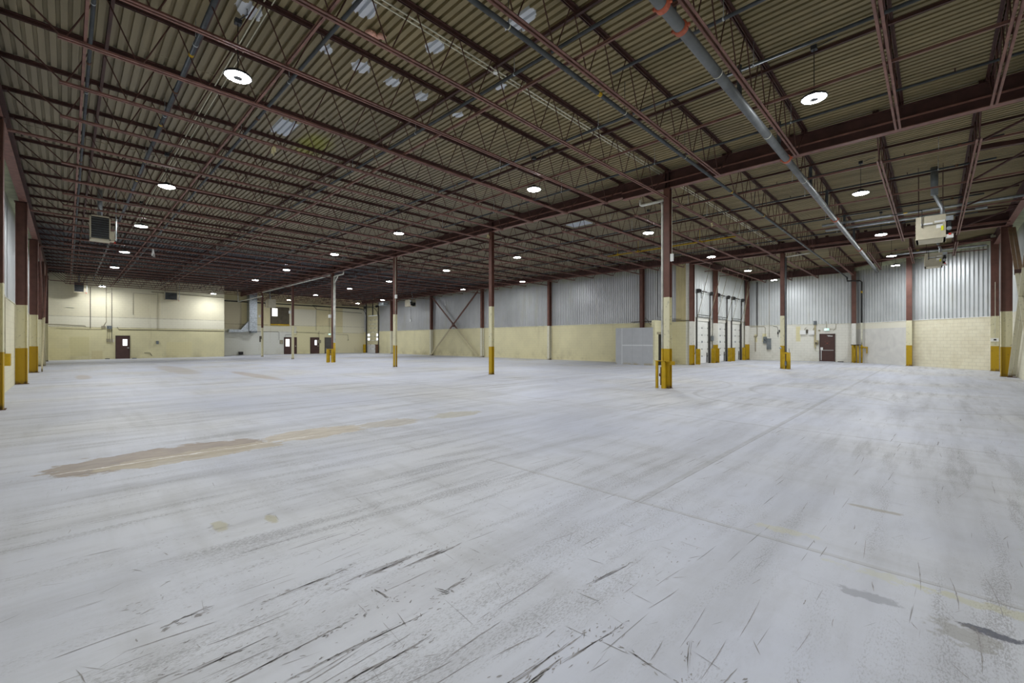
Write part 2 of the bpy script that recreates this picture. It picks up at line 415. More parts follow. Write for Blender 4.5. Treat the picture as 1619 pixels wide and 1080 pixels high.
# ---------------------------------------------------------------- mesh builder
class MB:
    def __init__(s):
        s.v = []; s.f = []; s.mi = []; s.cur = 0
    def add(s, vs, fs):
        b = len(s.v)
        s.v += [tuple(p) for p in vs]
        s.f += [tuple(i + b for i in f) for f in fs]
        s.mi += [s.cur] * len(fs)
        return s
    def box(s, x0, x1, y0, y1, z0, z1):
        if x0 > x1: x0, x1 = x1, x0
        if y0 > y1: y0, y1 = y1, y0
        if z0 > z1: z0, z1 = z1, z0
        return s.add([(x0, y0, z0), (x1, y0, z0), (x1, y1, z0), (x0, y1, z0), (x0, y0, z1), (x1, y0, z1), (x1, y1, z1), (x0, y1, z1)],
                     [(0, 3, 2, 1), (4, 5, 6, 7), (0, 1, 5, 4), (1, 2, 6, 5), (2, 3, 7, 6), (3, 0, 4, 7)])
    def bar(s, p0, p1, w, h, up=(0, 0, 1)):
        p0 = Vector(p0); p1 = Vector(p1); d = (p1 - p0).normalized(); up = Vector(up)
        if abs(d.dot(up)) > 0.98: up = Vector((1, 0, 0))
        a = d.cross(up).normalized() * (w / 2); b = a.cross(d).normalized() * (h / 2)
        vs = [p + sa * a + sb * b for p in (p0, p1) for sa, sb in ((-1, -1), (1, -1), (1, 1), (-1, 1))]
        return s.add(vs, [(0, 1, 2, 3), (7, 6, 5, 4), (0, 4, 5, 1), (1, 5, 6, 2), (2, 6, 7, 3), (3, 7, 4, 0)])
    def tube(s, pts, r, n=8, caps=True):
        pts = [Vector(p) for p in pts]
        base = len(s.v); prev = None
        for i, p in enumerate(pts):
            d = (pts[min(i + 1, len(pts) - 1)] - pts[max(i - 1, 0)]).normalized()
            up = Vector((0, 0, 1)) if abs(d.z) < 0.95 else Vector((1, 0, 0))
            if prev is not None:
                a = (prev - d * prev.dot(d)).normalized()
            else:
                a = d.cross(up).normalized()
            prev = a
            b = d.cross(a)
            rr = r[i] if isinstance(r, (list, tuple)) else r
            for j in range(n):
                t = 2 * math.pi * j / n
                s.v.append(tuple(p + a * math.cos(t) * rr + b * math.sin(t) * rr))
        for i in range(len(pts) - 1):
            for j in range(n):
                q = (j + 1) % n
                s.f.append((base + i * n + j, base + i * n + q, base + (i + 1) * n + q, base + (i + 1) * n + j)); s.mi.append(s.cur)
        if caps:
            s.f.append(tuple(base + j for j in range(n))[::-1]); s.mi.append(s.cur)
            s.f.append(tuple(base + (len(pts) - 1) * n + j for j in range(n))); s.mi.append(s.cur)
        return s
    def lathe(s, prof, n=24, c=(0, 0, 0)):
        base = len(s.v)
        for (r, z) in prof:
            for j in range(n):
                t = 2 * math.pi * j / n
                s.v.append((c[0] + r * math.cos(t), c[1] + r * math.sin(t), c[2] + z))
        for i in range(len(prof) - 1):
            for j in range(n):
                q = (j + 1) % n
                s.f.append((base + i * n + j, base + i * n + q, base + (i + 1) * n + q, base + (i + 1) * n + j)); s.mi.append(s.cur)
        return s
    def hsec(s, cx, cy, z0, z1, bf, d, tf=0.014, tw=0.01, rot=False):
        # H-section; flanges face +-Y (rot: +-X)
        P = [(-bf/2, -d/2), (bf/2, -d/2), (bf/2, -d/2+tf), (tw/2, -d/2+tf), (tw/2, d/2-tf), (bf/2, d/2-tf), (bf/2, d/2), (-bf/2, d/2), (-bf/2, d/2-tf), (-tw/2, d/2-tf), (-tw/2, -d/2+tf), (-bf/2, -d/2+tf)]
        if rot: P = [(-y, x) for x, y in P]
        n = len(P)
        vs = [(cx + x, cy + y, z) for z in (z0, z1) for x, y in P]
        fs = [(j, (j + 1) % n, n + (j + 1) % n, n + j) for j in range(n)] + [tuple(range(n))[::-1], tuple(range(n, 2 * n))]
        return s.add(vs, fs)
    def build(s, name, mat, parent=None, smooth=False, loc=None):
        me = bpy.data.meshes.new(name)
        me.from_pydata(s.v, [], s.f)
        for m in (mat if isinstance(mat, (list, tuple)) else [mat]):
            me.materials.append(m)
        if any(s.mi):
            me.polygons.foreach_set('material_index', s.mi)
        if smooth:
            me.polygons.foreach_set('use_smooth', [True] * len(s.f))
        me.update()
        o = bpy.data.objects.new(name, me)
        COL.objects.link(o)
        if parent: o.parent = parent
        if loc: o.location = loc
        return o

def thing(name, label, cat, loc=(0, 0, 0), group=None, rz=0.0):
    o = bpy.data.objects.new(name, None)
    COL.objects.link(o)
    o.empty_display_size = 0.2
    o.location = loc; o.rotation_euler = (0, 0, rz)
    o['label'] = label; o['category'] = cat
    if group: o['group'] = group
    return o
def tag(o, label, cat, group=None):
    o['label'] = label; o['category'] = cat
    if group: o['group'] = group
    return o
def struct(o):
    o['kind'] = 'structure'
    return o
def tree(o):
    r = [o]
    return r
def dup(root, loc, label, group=None, rz=None):
    r = root.copy(); COL.objects.link(r); r.location = loc
    if rz is not None: r.rotation_euler = (0, 0, rz)
    r['label'] = label
    if group: r['group'] = group
    for ch in list(root.children):
        c = ch.copy(); COL.objects.link(c); c.parent = r
        for g in list(ch.children):
            d = g.copy(); COL.objects.link(d); d.parent = c
    return r
ORD = ['', 'first', 'second', 'third', 'fourth', 'fifth', 'sixth', 'seventh', 'eighth', 'ninth', 'tenth', 'eleventh', 'twelfth', 'thirteenth', 'fourteenth', 'fifteenth', 'sixteenth', 'seventeenth', 'eighteenth', 'nineteenth', 'twentieth',
       'twenty-first', 'twenty-second', 'twenty-third', 'twenty-fourth', 'twenty-fifth', 'twenty-sixth', 'twenty-seventh', 'twenty-eighth', 'twenty-ninth', 'thirtieth', 'thirty-first', 'thirty-second', 'thirty-third']

# ---------------------------------------------------------------- room geometry
YS = -1.3            # south wall face
XE = 2.6             # east wall face
XW1 = -52.3          # west wall, projecting part
XW2 = -57.0          # west wall, recess
YSTEP = 11.3
YN = 28.95           # north wall face
XD = -11.6           # dock wall face
YF = 40.75           # far wall face
SL0 = (-4.2, 40.75); SL1 = (XE, 34.0)
ZB = 2.88            # top of block
ZT = 7.42            # wall top
DECK = 7.27

struct(MB().box(-57.6, 3.2, -2.2, 41.4, -0.2, 0).build('floor', M['floor']))
fl = bpy.data.objects['floor']
# worn-through paint marks, part of the floor
sm = MB()
def scuff(x, y, ang, L, wd, jag=0.5, seg=None):
    seg = seg or max(4, int(L / 0.035))
    ca, sa = math.cos(ang), math.sin(ang)
    up, lo = [], []
    bend = random.uniform(-.05, .05)
    for i in range(seg + 1):
        t = i / seg - 0.5
        e = (1 - (2 * abs(t)) ** 3)
        h = wd * 0.5 * e * random.uniform(1 - jag, 1 + jag)
        h2 = wd * 0.5 * e * random.uniform(1 - jag, 1 + jag)
        off = bend * t * t * L * 2
        up.append((x + ca * t * L - sa * (off + h), y + sa * t * L + ca * (off + h), 0.0012))
        lo.append((x + ca * t * L - sa * (off - h2), y + sa * t * L + ca * (off - h2), 0.0012))
    vs = up + lo; n = seg + 1
    sm.add(vs, [(n + i, n + i + 1, i + 1, i) for i in range(seg)])
A90 = math.pi / 2
for (x, y, a, L, wd) in ((-2.62, 1.9, A90 + .02, 0.55, .05), (-2.7, 1.55, A90 - .02, 0.7, .035), (-2.85, 1.1, A90 + .03, 0.5, .02), (-3.0, .5, A90, .16, .04), (-2.98, .38, A90 + .4, .1, .035),
                         (-2.1, 1.1, A90 - .05, 0.9, .014), (-2.3, .75, A90 + .05, 1.1, .012), (-2.18, 1.7, A90 + .1, .32, .016), (-2.2, 1.62, .3, .14, .02), (-2.42, 1.35, .1, .22, .012),
                         (-1.55, 2.5, A90 - .12, .55, .014), (-1.35, 1.65, A90 - .1, .7, .02), (-1.32, 1.5, A90 - .05, .35, .03), (-1.25, 1.9, A90 - .15, .5, .01), (-1.0, 1.95, -.1, .3, .008), (-.85, 2.1, 1.9, .28, .01),
                         (-.62, 2.1, 1.2, .12, .02), (-.6, 2.0, 1.7, .2, .015), (-.35, 2.2, 2.2, .3, .012), (-.15, 2.35, 2.0, .25, .014), (-.45, 1.75, 1.1, .22, .03), (-1.9, 1.1, A90, .45, .022), (-2.5, .5, A90, .5, .018)):
    ca_, sa_ = math.cos(a), math.sin(a)
    for q_ in range(5):
        al = random.uniform(-.3, .3) * L; ac = random.uniform(-.7, .7) * wd
        scuff(x + ca_ * al - sa_ * ac, y + sa_ * al + ca_ * ac, a + random.gauss(0, .02), L * random.uniform(.25, .8), wd * random.uniform(.15, .4), .9)
    for q_ in range(int(L * 50)):
        al = random.uniform(-.6, .6) * L; ac = random.gauss(0, 1.3) * wd
        scuff(x + ca_ * al - sa_ * ac, y + sa_ * al + ca_ * ac, a + random.gauss(0, .4), random.uniform(.01, .04), random.uniform(.003, .008), .8, 4)
for i in range(420):
    r = random.random() ** 1.3 * 9 + 1.6
    a = YAW + random.uniform(-0.88, 0.85)
    x, y = -math.sin(a) * r, math.cos(a) * r
    if y < -1.1 or x > 2.4: continue
    u = random.random()
    if u < 0.62: an = A90 + random.gauss(0, .1); L = random.uniform(.05, .5)
    elif u < 0.72: an = random.gauss(0, .12); L = random.uniform(.03, .2)
    else: an = random.uniform(0, math.pi); L = random.uniform(.02, .16)
    scuff(x, y, an, L, random.uniform(.002, .006), 0.7)
for i in range(800):   # chips clustered on the worn lanes
    lane = random.choice((-2.7, -2.3, -1.35, -3.3, -4.2, -1.9))
    x = lane + random.gauss(0, .1); y = random.uniform(.2, 4.5)
    scuff(x, y, A90 + random.gauss(0, .5), random.uniform(.008, .04), random.uniform(.002, .007), 0.6, 4)
o = sm.build('scuff_marks', M['scuff'], fl)
tag_stuff = o; o['kind'] = 'stuff'

# steel deck with real ribs running east-west
dm = MB()
p = 0.152
y = -1.9
pr = []
while y < 41.4:
    pr += [(y, DECK), (y + 0.09, DECK), (y + 0.097, DECK + 0.055), (y + 0.145, DECK + 0.055)]
    y += p
pr.append((y, DECK))
vs = [(x, a, b) for x in (-57.3, 3.0) for a, b in pr]
n = len(pr)
dm.add(vs, [(i, i + 1, n + i + 1, n + i) for i in range(n - 1)])
dm.box(-57.3, 3.0, -1.9, 41.4, DECK + .06, DECK + .2)
struct(dm.build('ceiling', M['deck']))

def corr(p0, p1, z0, z1, pitch, depth, nrm, fl=0.42):
    """trapezoid siding from p0 to p1; nrm points into the room"""
    p0 = Vector((*p0, 0)); p1 = Vector((*p1, 0)); d = p1 - p0; L = d.length; d.normalize(); nv = Vector((*nrm, 0)).normalized()
    pts = []; t = 0
    prof = ((0, 0), (fl, 0), (fl + .1, depth), (.9, depth)) if fl > .3 else ((0, 0), (fl, 0), (fl + .06, depth), (.94, depth))
    while t < L:
        for (a, h) in prof:
            tt = t + a * pitch
            if tt <= L: pts.append(p0 + d * tt + nv * h)
        t += pitch
    pts.append(p1)
    m = MB(); n = len(pts)
    m.add([(q.x, q.y, z) for z in (z0, z1) for q in pts], [(i, i + 1, n + i + 1, n + i) for i in range(n - 1)])
    return m

# walls --------------------------------------------------------
ws = struct(MB().box(-52.5, XE + .3, YS - .55, YS, 0, ZB).box(-52.5, XE + .3, YS - .55, YS - .3, ZB, ZT).build('wall_south', M['w_south']))
corr((-52.3, YS - .22), (XE, YS - .22), ZB, 6.85, 0.3, .03, (0, 1)).build('siding', M['sd_pale'], ws)
MB().box(-52.3, XE, YS - .3, YS + .17, 6.78, 6.84).build('soffit', M['soffit'], ws)
MB().box(-52.3, XE, YS - .3, YS + .02, ZB, ZB + .03).build('sill', M['conduit'], ws)
ww = struct(MB().box(XW1 - .3, XW1, YS, YSTEP, 0, ZT).box(XW2, XW1 - .3, YSTEP - .3, YSTEP, 0, ZT).build('wall_west', M['w_west']))
ww2 = struct(MB().box(XW2 - .3, XW2, YSTEP - .3, YN + .3, 0, ZT).build('wall_west_recess', M['w_west2']))
wn = struct(MB().box(-56.3 - .7, -56.3, YN, YN + .3, 0, ZB).box(-56.3, -52.8, YN, YN + .3, 5.1, ZT).box(-52.8, XD - .3, YN, YN + .3, 0, ZB).box(-57.0, -56.3, YN + .06, YN + .3, ZB, ZT).box(-52.8, XD - .3, YN + .06, YN + .3, ZB, ZT).build('wall_north', M['w_north']))
corr((-52.75, YN + .05), (-12.6, YN + .05), ZB, ZT, 0.175, .045, (0, -1), .16).build('siding', M['sd_blue'], wn)
corr((-57, YN + .05), (-56.4, YN + .05), ZB, ZT, 0.2, .03, (0, -1)).build('siding', M['sd_blue'], wn)
corr((-12.6, YN + .05), (XD - .1, YN + .05), ZB, ZT, 0.2, .03, (0, -1)).build('siding', M['sd_tan'], wn)
MB().box(-52.8, -15.7, YN - .05, YN + .02, ZB, ZB + .04).build('sill', M['conduit'], wn)
MB().box(-52.8, -15.7, YN - .03, YN, 0, .06).build('kerb', M['w_south'], wn)

# dock wall with three openings
DD = [(29.96, 32.23), (33.61, 35.80), (37.05, 39.30)]
wd = MB()
yy = YN
for a, b in DD:
    wd.box(XD - .3, XD, yy, a, 0, ZT); wd.box(XD - .3, XD, a, b, 2.98, ZT); yy = b
wd.box(XD - .3, XD, yy, YF + .3, 0, ZT)
wdk = struct(wd.build('wall_dock', M['w_far']))
corr((XD + .02, YN), (XD + .02, YF), 3.2, ZT, 0.3, .03, (1, 0), .15).build('siding', M['sd_white'], wdk)
wf = struct(MB().box(XD - .3, SL0[0] + .1, YF, YF + .3, 0, ZB).box(XD - .3, SL0[0] + .1, YF + .06, YF + .3, ZB, ZT).build('wall_far', M['w_far']))
corr((XD, YF + .05), (SL0[0], YF + .05), ZB, ZT, 0.2, .05, (0, -1), .2).build('siding', M['sd_pale'], wf)
MB().box(XD, SL0[0], YF - .03, YF + .02, ZB, ZB + .03).build('sill', M['conduit'], wf)
sd = Vector((SL1[0] - SL0[0], SL1[1] - SL0[1])); sl = sd.length; sd.normalize(); sn = Vector((-(-sd.y), -sd.x)) if False else Vector((sd.y, -sd.x))
if sn.y > 0: sn = -sn
def SP(t, off=0.0):
    return (SL0[0] + sd.x * t + sn.x * off, SL0[1] + sd.y * t + sn.y * off)
def quadwall(m, t0, t1, o0, o1, z0, z1):
    a = [SP(t0, o0), SP(t1, o0), SP(t1, o1), SP(t0, o1)]
    m.add([(x, y, z) for z in (z0, z1) for x, y in a], [(0, 3, 2, 1), (4, 5, 6, 7), (0, 1, 5, 4), (1, 2, 6, 5), (2, 3, 7, 6), (3, 0, 4, 7)])
m = MB(); quadwall(m, -.15, sl + .4, -.3, 0, 0, ZB); quadwall(m, -.15, sl + .4, -.3, -.06, ZB, ZT)
wsl = struct(m.build('wall_slant', M['w_slant']))
corr(SP(0.12, -.05), SP(sl, -.05), ZB, 6.85, 0.23, .07, (sn.x, sn.y), 0.28).build('siding', M['sd_pale'], wsl)
m = MB(); quadwall(m, 0, sl, -.06, .06, 6.75, 6.98); m.build('eave_trim', M['soffit'], wsl)
m = MB(); quadwall(m, 0, sl, -.05, .03, ZB, ZB + .03); m.build('sill', M['box_white'], wsl)
we = struct(MB().box(XE, XE + .3, YS - .5, SL1[1] + .3, 0, ZB).box(XE + .3, XE + .5, YS - .5, SL1[1] + .3, ZB, ZT).build('wall_east', M['w_east']))
corr((XE + .25, YS), (XE + .25, SL1[1] + .2), ZB, 6.85, 0.3, .03, (-1, 0)).build('siding', M['sd_white'], we)
MB().box(XE - .1, XE + .3, YS, SL1[1], 6.78, 6.84).build('soffit', M['soffit'], we)

# grey drywall enclosure with cream side
ob = struct(MB().box(-15.65, -12.95, 26.3, 26.42, 0, 2.46).box(-15.65, -15.53, 26.42, YN, 0, 2.46).box(-15.65, -12.95, 26.42, YN, 2.36, 2.44).build('wall_enclosure', M['drywall']))
MB().box(-13.05, -12.83, 26.34, 26.85, 0, 2.92).box(-13.05, -12.83, 26.85, 27.75, 2.1, 2.92).box(-13.05, -12.83, 27.75, YN, 0, 2.92).build('block_side', M['w_office'], ob)
d = struct(MB().box(-12.98, -12.94, 26.85, 27.75, 0, 2.1).build('door_8', M['black']))
MB().box(-12.84, -12.80, 26.65, 27.9, 2.02, 2.16).box(-12.84, -12.81, 27.72, 27.78, 0, 2.1).build('door_frame', M['cond_paint'], d)
# ---------------------------------------------------------------- roof joists
def joist(name, y0, y1, label, group, x, ext=False, z_top=7.22, z_bot=6.30):
    L = y1 - y0
    t = thing(name, label, 'roof joist', (x, y0, 0), group)
    tc = MB(); bc = MB(); wb = MB()
    for s in (-1, 1):
        tc.box(s * .012, s * .062, 0.0, L, z_top + .03, z_top + .042).box(s * .012, s * .024, 0, L, z_top - .03, z_top + .042)
        a, b = (.95, L - .95) if not ext else (0.12, L - .12)
        bc.box(s * .014, s * .056, a, b, z_bot - .006, z_bot + .004).box(s * .014, s * .022, a, b, z_bot - .006, z_bot + .045)
    npan = int(round((L - 2.0) / .96)); step = (L - 2.0) / npan
    nodes = [1.0 + i * step for i in range(npan + 1)]
    r = .0115
    wb.tube([(0, .08, z_top), (0, nodes[0] - .0, z_bot + .02)], r * 1.3, 5, False)
    wb.tube([(0, L - .08, z_top), (0, nodes[-1], z_bot + .02)], r * 1.3, 5, False)
    for i in range(npan):
        mid = (nodes[i] + nodes[i + 1]) / 2
        wb.tube([(0, nodes[i] + .03, z_bot + .01), (0, mid - .04, z_top)], r, 5, False)
        wb.tube([(0, mid + .04, z_top), (0, nodes[i + 1] - .03, z_bot + .01)], r, 5, False)
    tc.build('top_chord', M['steel_dark'], t)
    bc.build('bottom_chord', M['chord'], t)
    wb.build('web', M['rod'], t)
    MB().box(-.06, .06, 0, .12, z_top - .05, z_top + .03).build('seat_plate', M['steel_dark'], t)
    MB().box(-.06, .06, L - .12, L, z_top - .05, z_top + .03).build('seat_plate', M['steel_dark'], t)
    return t
R1, R2 = 13.95, 28.6
RS = -1.05
grp1, grp2, grp3 = 'roof joists over the south aisle', 'roof joists over the middle aisle', 'roof joists over the north bay'
xs1 = [2.3, .87, -.57, -2.5, -4.4] + [-6.34 - 1.715 * k for k in range(27)]
base = None; base_e = None
c1 = 0
for x in xs1:
    if x < XW1 + .4: continue
    col = abs(((x + 6.34) / 8.575) - round((x + 6.34) / 8.575)) < .02 or x > 2
    if x > -6.4:
        k = 5 - xs1.index(x)
        lab = 'roof joist over left aisle, %s to the right of nearest interior column' % ORD[k] if k > 0 else 'roof joist over left aisle ending at nearest interior column'
    else:
        k = xs1.index(x) - 5
        lab = 'roof joist over left aisle, %s to the left of nearest interior column' % ORD[k]
    if x == -6.34: lab = 'brown roof joist with twin pale conduits, ending at nearest interior column'
    if col:
        if not base_e: base_e = joist('roof_joist', RS, R1, lab, grp1, x, True)
        else: dup(base_e, (x, RS, 0), lab, grp1)
    else:
        if not base: base = joist('roof_joist', RS, R1, lab, grp1, x)
        else: dup(base, (x, RS, 0), lab, grp1)
base = None; base_e = None
xs2 = [.77, -1.03, -2.8, -4.57] + [-6.34 - 1.715 * k for k in range(30)]
for x in xs2:
    if x < XW2 + .4: continue
    col = abs(((x + 6.34) / 8.575) - round((x + 6.34) / 8.575)) < .02
    k = xs2.index(x) - 4
    if k < 0: lab = 'roof joist beyond the near girder, %s to the right of nearest interior column' % ORD[-k]
    elif k == 0: lab = 'brown open-web roof joist running north from top of nearest interior column'
    else: lab = 'roof joist beyond the near girder, %s to the left of nearest interior column' % ORD[k]
    if col:
        if not base_e: base_e = joist('roof_joist', R1, R2, lab, grp2, x, True)
        else: dup(base_e, (x, R1, 0), lab, grp2)
    else:
        if not base: base = joist('roof_joist', R1, R2, lab, grp2, x)
        else: dup(base, (x, R1, 0), lab, grp2)
base = None
xs3 = [.8, -.87, -2.5, -4.13, -6.2, -7.9, -9.7]
for i, x in enumerate(xs3):
    yend = 40.3
    if x > -4.1: yend = SL0[1] + (x - SL0[0]) * sd.y / sd.x - .55
    lab = 'brown open-web roof joist in front of the far wall, %s from the right' % ORD[i + 1]
    if x > -4.1: joist('roof_joist', R2, yend, lab, grp3, x)
    elif base is None: base = joist('roof_joist', R2, yend, lab, grp3, x)
    else: dup(base, (x, R2, 0), lab, grp3)

# ---------------------------------------------------------------- girders
def ibeam(p0, p1, z0, z1, bf, name, label, parent=None, group=None, strip=True, sep=None):
    """I beam between two plan points"""
    a = Vector((*p0, 0)); b = Vector((*p1, 0)); d = (b - a); L = d.length; ang = math.atan2(d.y, d.x)
    t = thing(name, label, 'girder', (a.x, a.y, 0), group, ang)
    MB().box(0, L, -.006, .006, z0 + .018, z1 - .018).build('web_plate', M['steel_dark'], t)
    MB().box(0, L, -bf / 2, bf / 2, z0, z0 + .018).build('bottom_flange', M['chord'], t)
    MB().box(0, L, -bf / 2, bf / 2, z1 - .018, z1).build('top_flange', M['steel_dark'], t)
    if strip:
        zz = z0 + (z1 - z0) * .42
        MB().box(0, L, -.09, -.006, zz, zz + .012).box(0, L, -.10, -.085, zz - .03, zz + .012).build('ledge_angle', M['chord'], t)
        st = MB()
        for q in sep or ():
            st.box(q - .006, q + .006, -bf / 2 + .01, bf / 2 - .01, z0 + .018, z1 - .018)
        if sep: st.build('stiffener_plate', M['steel_dark'], t)
    return t
ibeam((-8.0, R1), (2.45, R1), 6.62, 7.17, .2, 'roof_girder', 'deep dark brown steel girder crossing above the nearest interior column to the right edge', sep=(1.6, 1.72))
GX = [-8.0, -14.92, -23.5, -32.07, -40.65, -49.22, -56.95]
gl = ['shallower brown girder between nearest and second interior columns', 'brown girder between second and third interior columns', 'brown girder from third column to the column with pale downpipe',
      'brown girder west of the column with pale downpipe', 'brown girder between the two farthest cream columns', 'brown girder from the farthest cream column to the west wall']
for i in range(6):
    ibeam((GX[i + 1], R1), (GX[i], R1), 6.70, 7.17, .17, 'roof_girder', gl[i], group='girders over the interior column row', sep=(.1,))
ibeam((XD + .2, R2), (-6.3, R2), 6.6, 7.17, .18, 'roof_girder', 'brown girder between dock corner and column with yellow guard tube', strip=True)
ibeam((-6.3, R2), (2.35, R2), 6.6, 7.17, .18, 'roof_girder', 'brown girder behind the hanging heaters, from guard-tube column to east wall', strip=True)
ibeam((-56.9, R2), (XD + .2, R2), 6.72, 7.17, .16, 'eave_girder', 'long brown eave girder along the top of the grey metal north wall', strip=False)
ibeam((XD + .25, R2 + .15), (XD + .25, 40.38), 6.72, 7.17, .16, 'eave_girder', 'brown eave girder above the three white dock doors', strip=False)
ibeam((XD + .3, 40.5), (SL0[0], 40.5), 6.68, 7.17, .16, 'eave_girder', 'brown eave girder atop the far wall with the brown exit door', strip=False)
ibeam(SP(.3, .28), SP(sl - .35, .28), 6.98, 7.2, .16, 'eave_girder', 'brown eave girder on top of the slanted corrugated wall', strip=False)
ibeam((-52.2, -1.1), (2.4, -1.1), 6.62, 7.17, .2, 'eave_girder', 'brown eave girder running along the top of the left wall', strip=False)
ibeam((2.35, -1.0), (2.35, 34.0), 6.62, 7.17, .2, 'eave_girder', 'brown eave girder along the top of the right wall', strip=False)

# ---------------------------------------------------------------- columns
def column(x, y, bf, d, ztop, mat, label, cat='column', name='steel_column', group=None, rot=False, plate=True):
    t = thing(name, label, cat, (x, y, 0), group)
    MB().hsec(0, 0, 0.012, ztop - .012, bf, d, rot=rot).build('shaft', M[mat], t)
    if plate:
        MB().box(-bf * .62, bf * .62, -d * .62, d * .62, 0, .012).build('base_plate', M['rust'], t)
        MB().box(-bf * .62, bf * .62, -d * .62, d * .62, ztop - .012, ztop).build('cap_plate', M['steel_dark'], t)
    return t
column(-6.34, R1, .2, .2, 6.62, 'col_y', 'nearest interior column, brown over cream over yellow, with white downpipe and yellow post guard')
column(-14.92, R1, .18, .18, 6.70, 'col_y2', 'second interior column, brown, cream and yellow, with nothing fixed to it')
column(-23.5, R1, .18, .18, 6.70, 'col_y2', 'third interior column with thin white conduit on its right edge')
column(-32.35, R1, .16, .18, 6.70, 'col_b', 'brown interior column beside thick pale downpipe and yellow bollards')
column(-40.65, R1, .17, .17, 6.70, 'col_c', 'brown and cream column in front of the door with two lit panes')
column(-49.22, R1, .17, .17, 6.70, 'col_c', 'farthest interior column, brown and cream, near the big grey duct')
column(-6.2, R2, .2, .2, 6.6, 'col_y', 'brown, cream and yellow column with grey pipe and yellow guard tube in front of far wall')
g = 'columns along the left wall'
sw = [(-15.2, 'col_wall_y', 'yellow-footed wall column cut by the left edge of the view'), (-23.8, 'col_wall_y', 'large wall column with yellow foot, second from the left edge'), (-32.1, 'col_wall_y', 'wall column with yellow foot, third along left wall'),
      (-40.65, 'col_c', 'cream-footed wall column standing beside the left wall brace'), (-49.3, 'col_c', 'last cream-footed wall column before the far west wall')]
for x, mm, lb in sw:
    column(x, -1.145, .26, .29, 6.62, mm, lb, 'wall column', 'wall_column', g)
g = 'columns along the north wall'
for x, mm, lb in ((-49.22, 'col_cw', 'brown and cream wall column half hidden behind the third interior column'), (-40.65, 'col_cw', 'brown and cream wall column at left end of the X brace'), (-32.07, 'col_cw', 'brown and cream wall column at right end of the X brace'),
                  (-23.5, 'col_cw', 'brown and pale wall column midway along the grey metal north wall'), (-14.95, 'col_b', 'brown wall column rising behind the grey drywall enclosure')):
    column(x, 28.72, .22, .3, 6.72, mm, lb, 'wall column', 'wall_column', g)
g = 'columns around the dock bay'
column(-11.42, 28.75, .24, .3, 6.72, 'col_white_y', 'dock bay column with yellow foot left of the first dock door', 'wall column', 'wall_column', g)
column(-11.38, 32.95, .24, .3, 6.72, 'col_white_y', 'dock bay column with yellow foot between first and second dock doors', 'wall column', 'wall_column', g)
column(-11.35, 40.35, .26, .3, 6.68, 'col_white_y', 'dock bay corner column with yellow foot right of the third dock door', 'wall column', 'wall_column', g)
column(SL0[0], 40.4, .24, .3, 6.68, 'col_white_y', 'wall column with yellow foot between the exit door and the black riser pipe', 'wall column', 'wall_column')
cx, cy = SP(4.65, .3)
t = column(cx, cy, .28, .28, 6.98, 'col_wall_y', 'brown wall column with yellow foot in the middle of the slanted wall', 'wall column', 'wall_column'); 
column(2.3, 33.9, .28, .3, 6.98, 'col_wall_y', 'corner wall column with yellow foot and small white box at right end of slanted wall', 'wall column', 'wall_column')
column(2.3, 28.9, .3, .34, 6.62, 'col_wall_y', 'tall brown wall column with yellow foot behind the double diagonal braces, right', 'wall column', 'wall_column', rot=True)
column(2.3, R1, .3, .3, 6.62, 'col_wall_y', 'brown wall column on right wall just outside the right edge', 'wall column', 'wall_column', rot=True)

# ---------------------------------------------------------------- bridging
def bridging(y, z, x0, x1, label, mat='chord', sz=.045):
    MBx = MB().box(x0, x1, y, y + sz, z, z + .006).box(x0, x1, y, y + .006, z, z + sz)
    tag(MBx.build('bridging_angle', M[mat]), label, 'bridging', 'bridging angles between joists')
q = ['nearest the left wall', 'second from the left wall', 'passing under the nearest joists in mid aisle', 'last before the near girder']
for i, (yb, yt) in enumerate(((.18, .5), (2.64, 1.7), (6.03, 6.06), (9.87, 10.08))):
    bridging(yb, 6.345, -52, 2.4, 'pinkish bottom bridging angle over south aisle, ' + q[i])
    bridging(yt, 7.13, -52, 2.2, 'dark top bridging angle over south aisle, ' + q[i], 'steel_dark', .055)
q = ['first beyond the near girder', 'second beyond the near girder', 'third beyond the near girder', 'fourth beyond the near girder']
for i, yb in enumerate((15.3, 18.9, 22.6, 26.3)):
    bridging(yb, 6.345, -55.8, 2.2, 'pinkish bottom bridging angle over middle aisle, ' + q[i])
    bridging(yb + 1.2, 7.13, -55.8, 2.2, 'dark top bridging angle over middle aisle, ' + q[i], 'steel_dark', .055)
for i, yb in enumerate((30.6, 33.5)):
    bridging(yb, 6.345, XD + .3, 2.0, 'pinkish bridging angle over the dock bay, %s from the inner girder' % ORD[i + 1])
# brace rods to the east wall
for i, (y0, y1) in enumerate(((15.2, 14.5), (18.8, 17.0), (19.1, 20.6), (22.15, 21.1), (22.8, 25.0), (26.2, 25.4))):
    tag(MB().bar((.8, y0, 6.33), (2.26, y1, 6.72), .045, .045).build('brace_strut', M['steel_dark']), 'dark slanting strut from last joist up to the right wall girder, %s counting away' % ORD[i + 1], 'strut', 'slanting struts at the right wall')
tag(MB().bar((.85, 17.6, 6.9), (2.26, 17.9, 6.9), .14, .12).build('cross_beam', M['steel_dark']), 'heavy dark beam stub between last joist and right wall', 'beam')

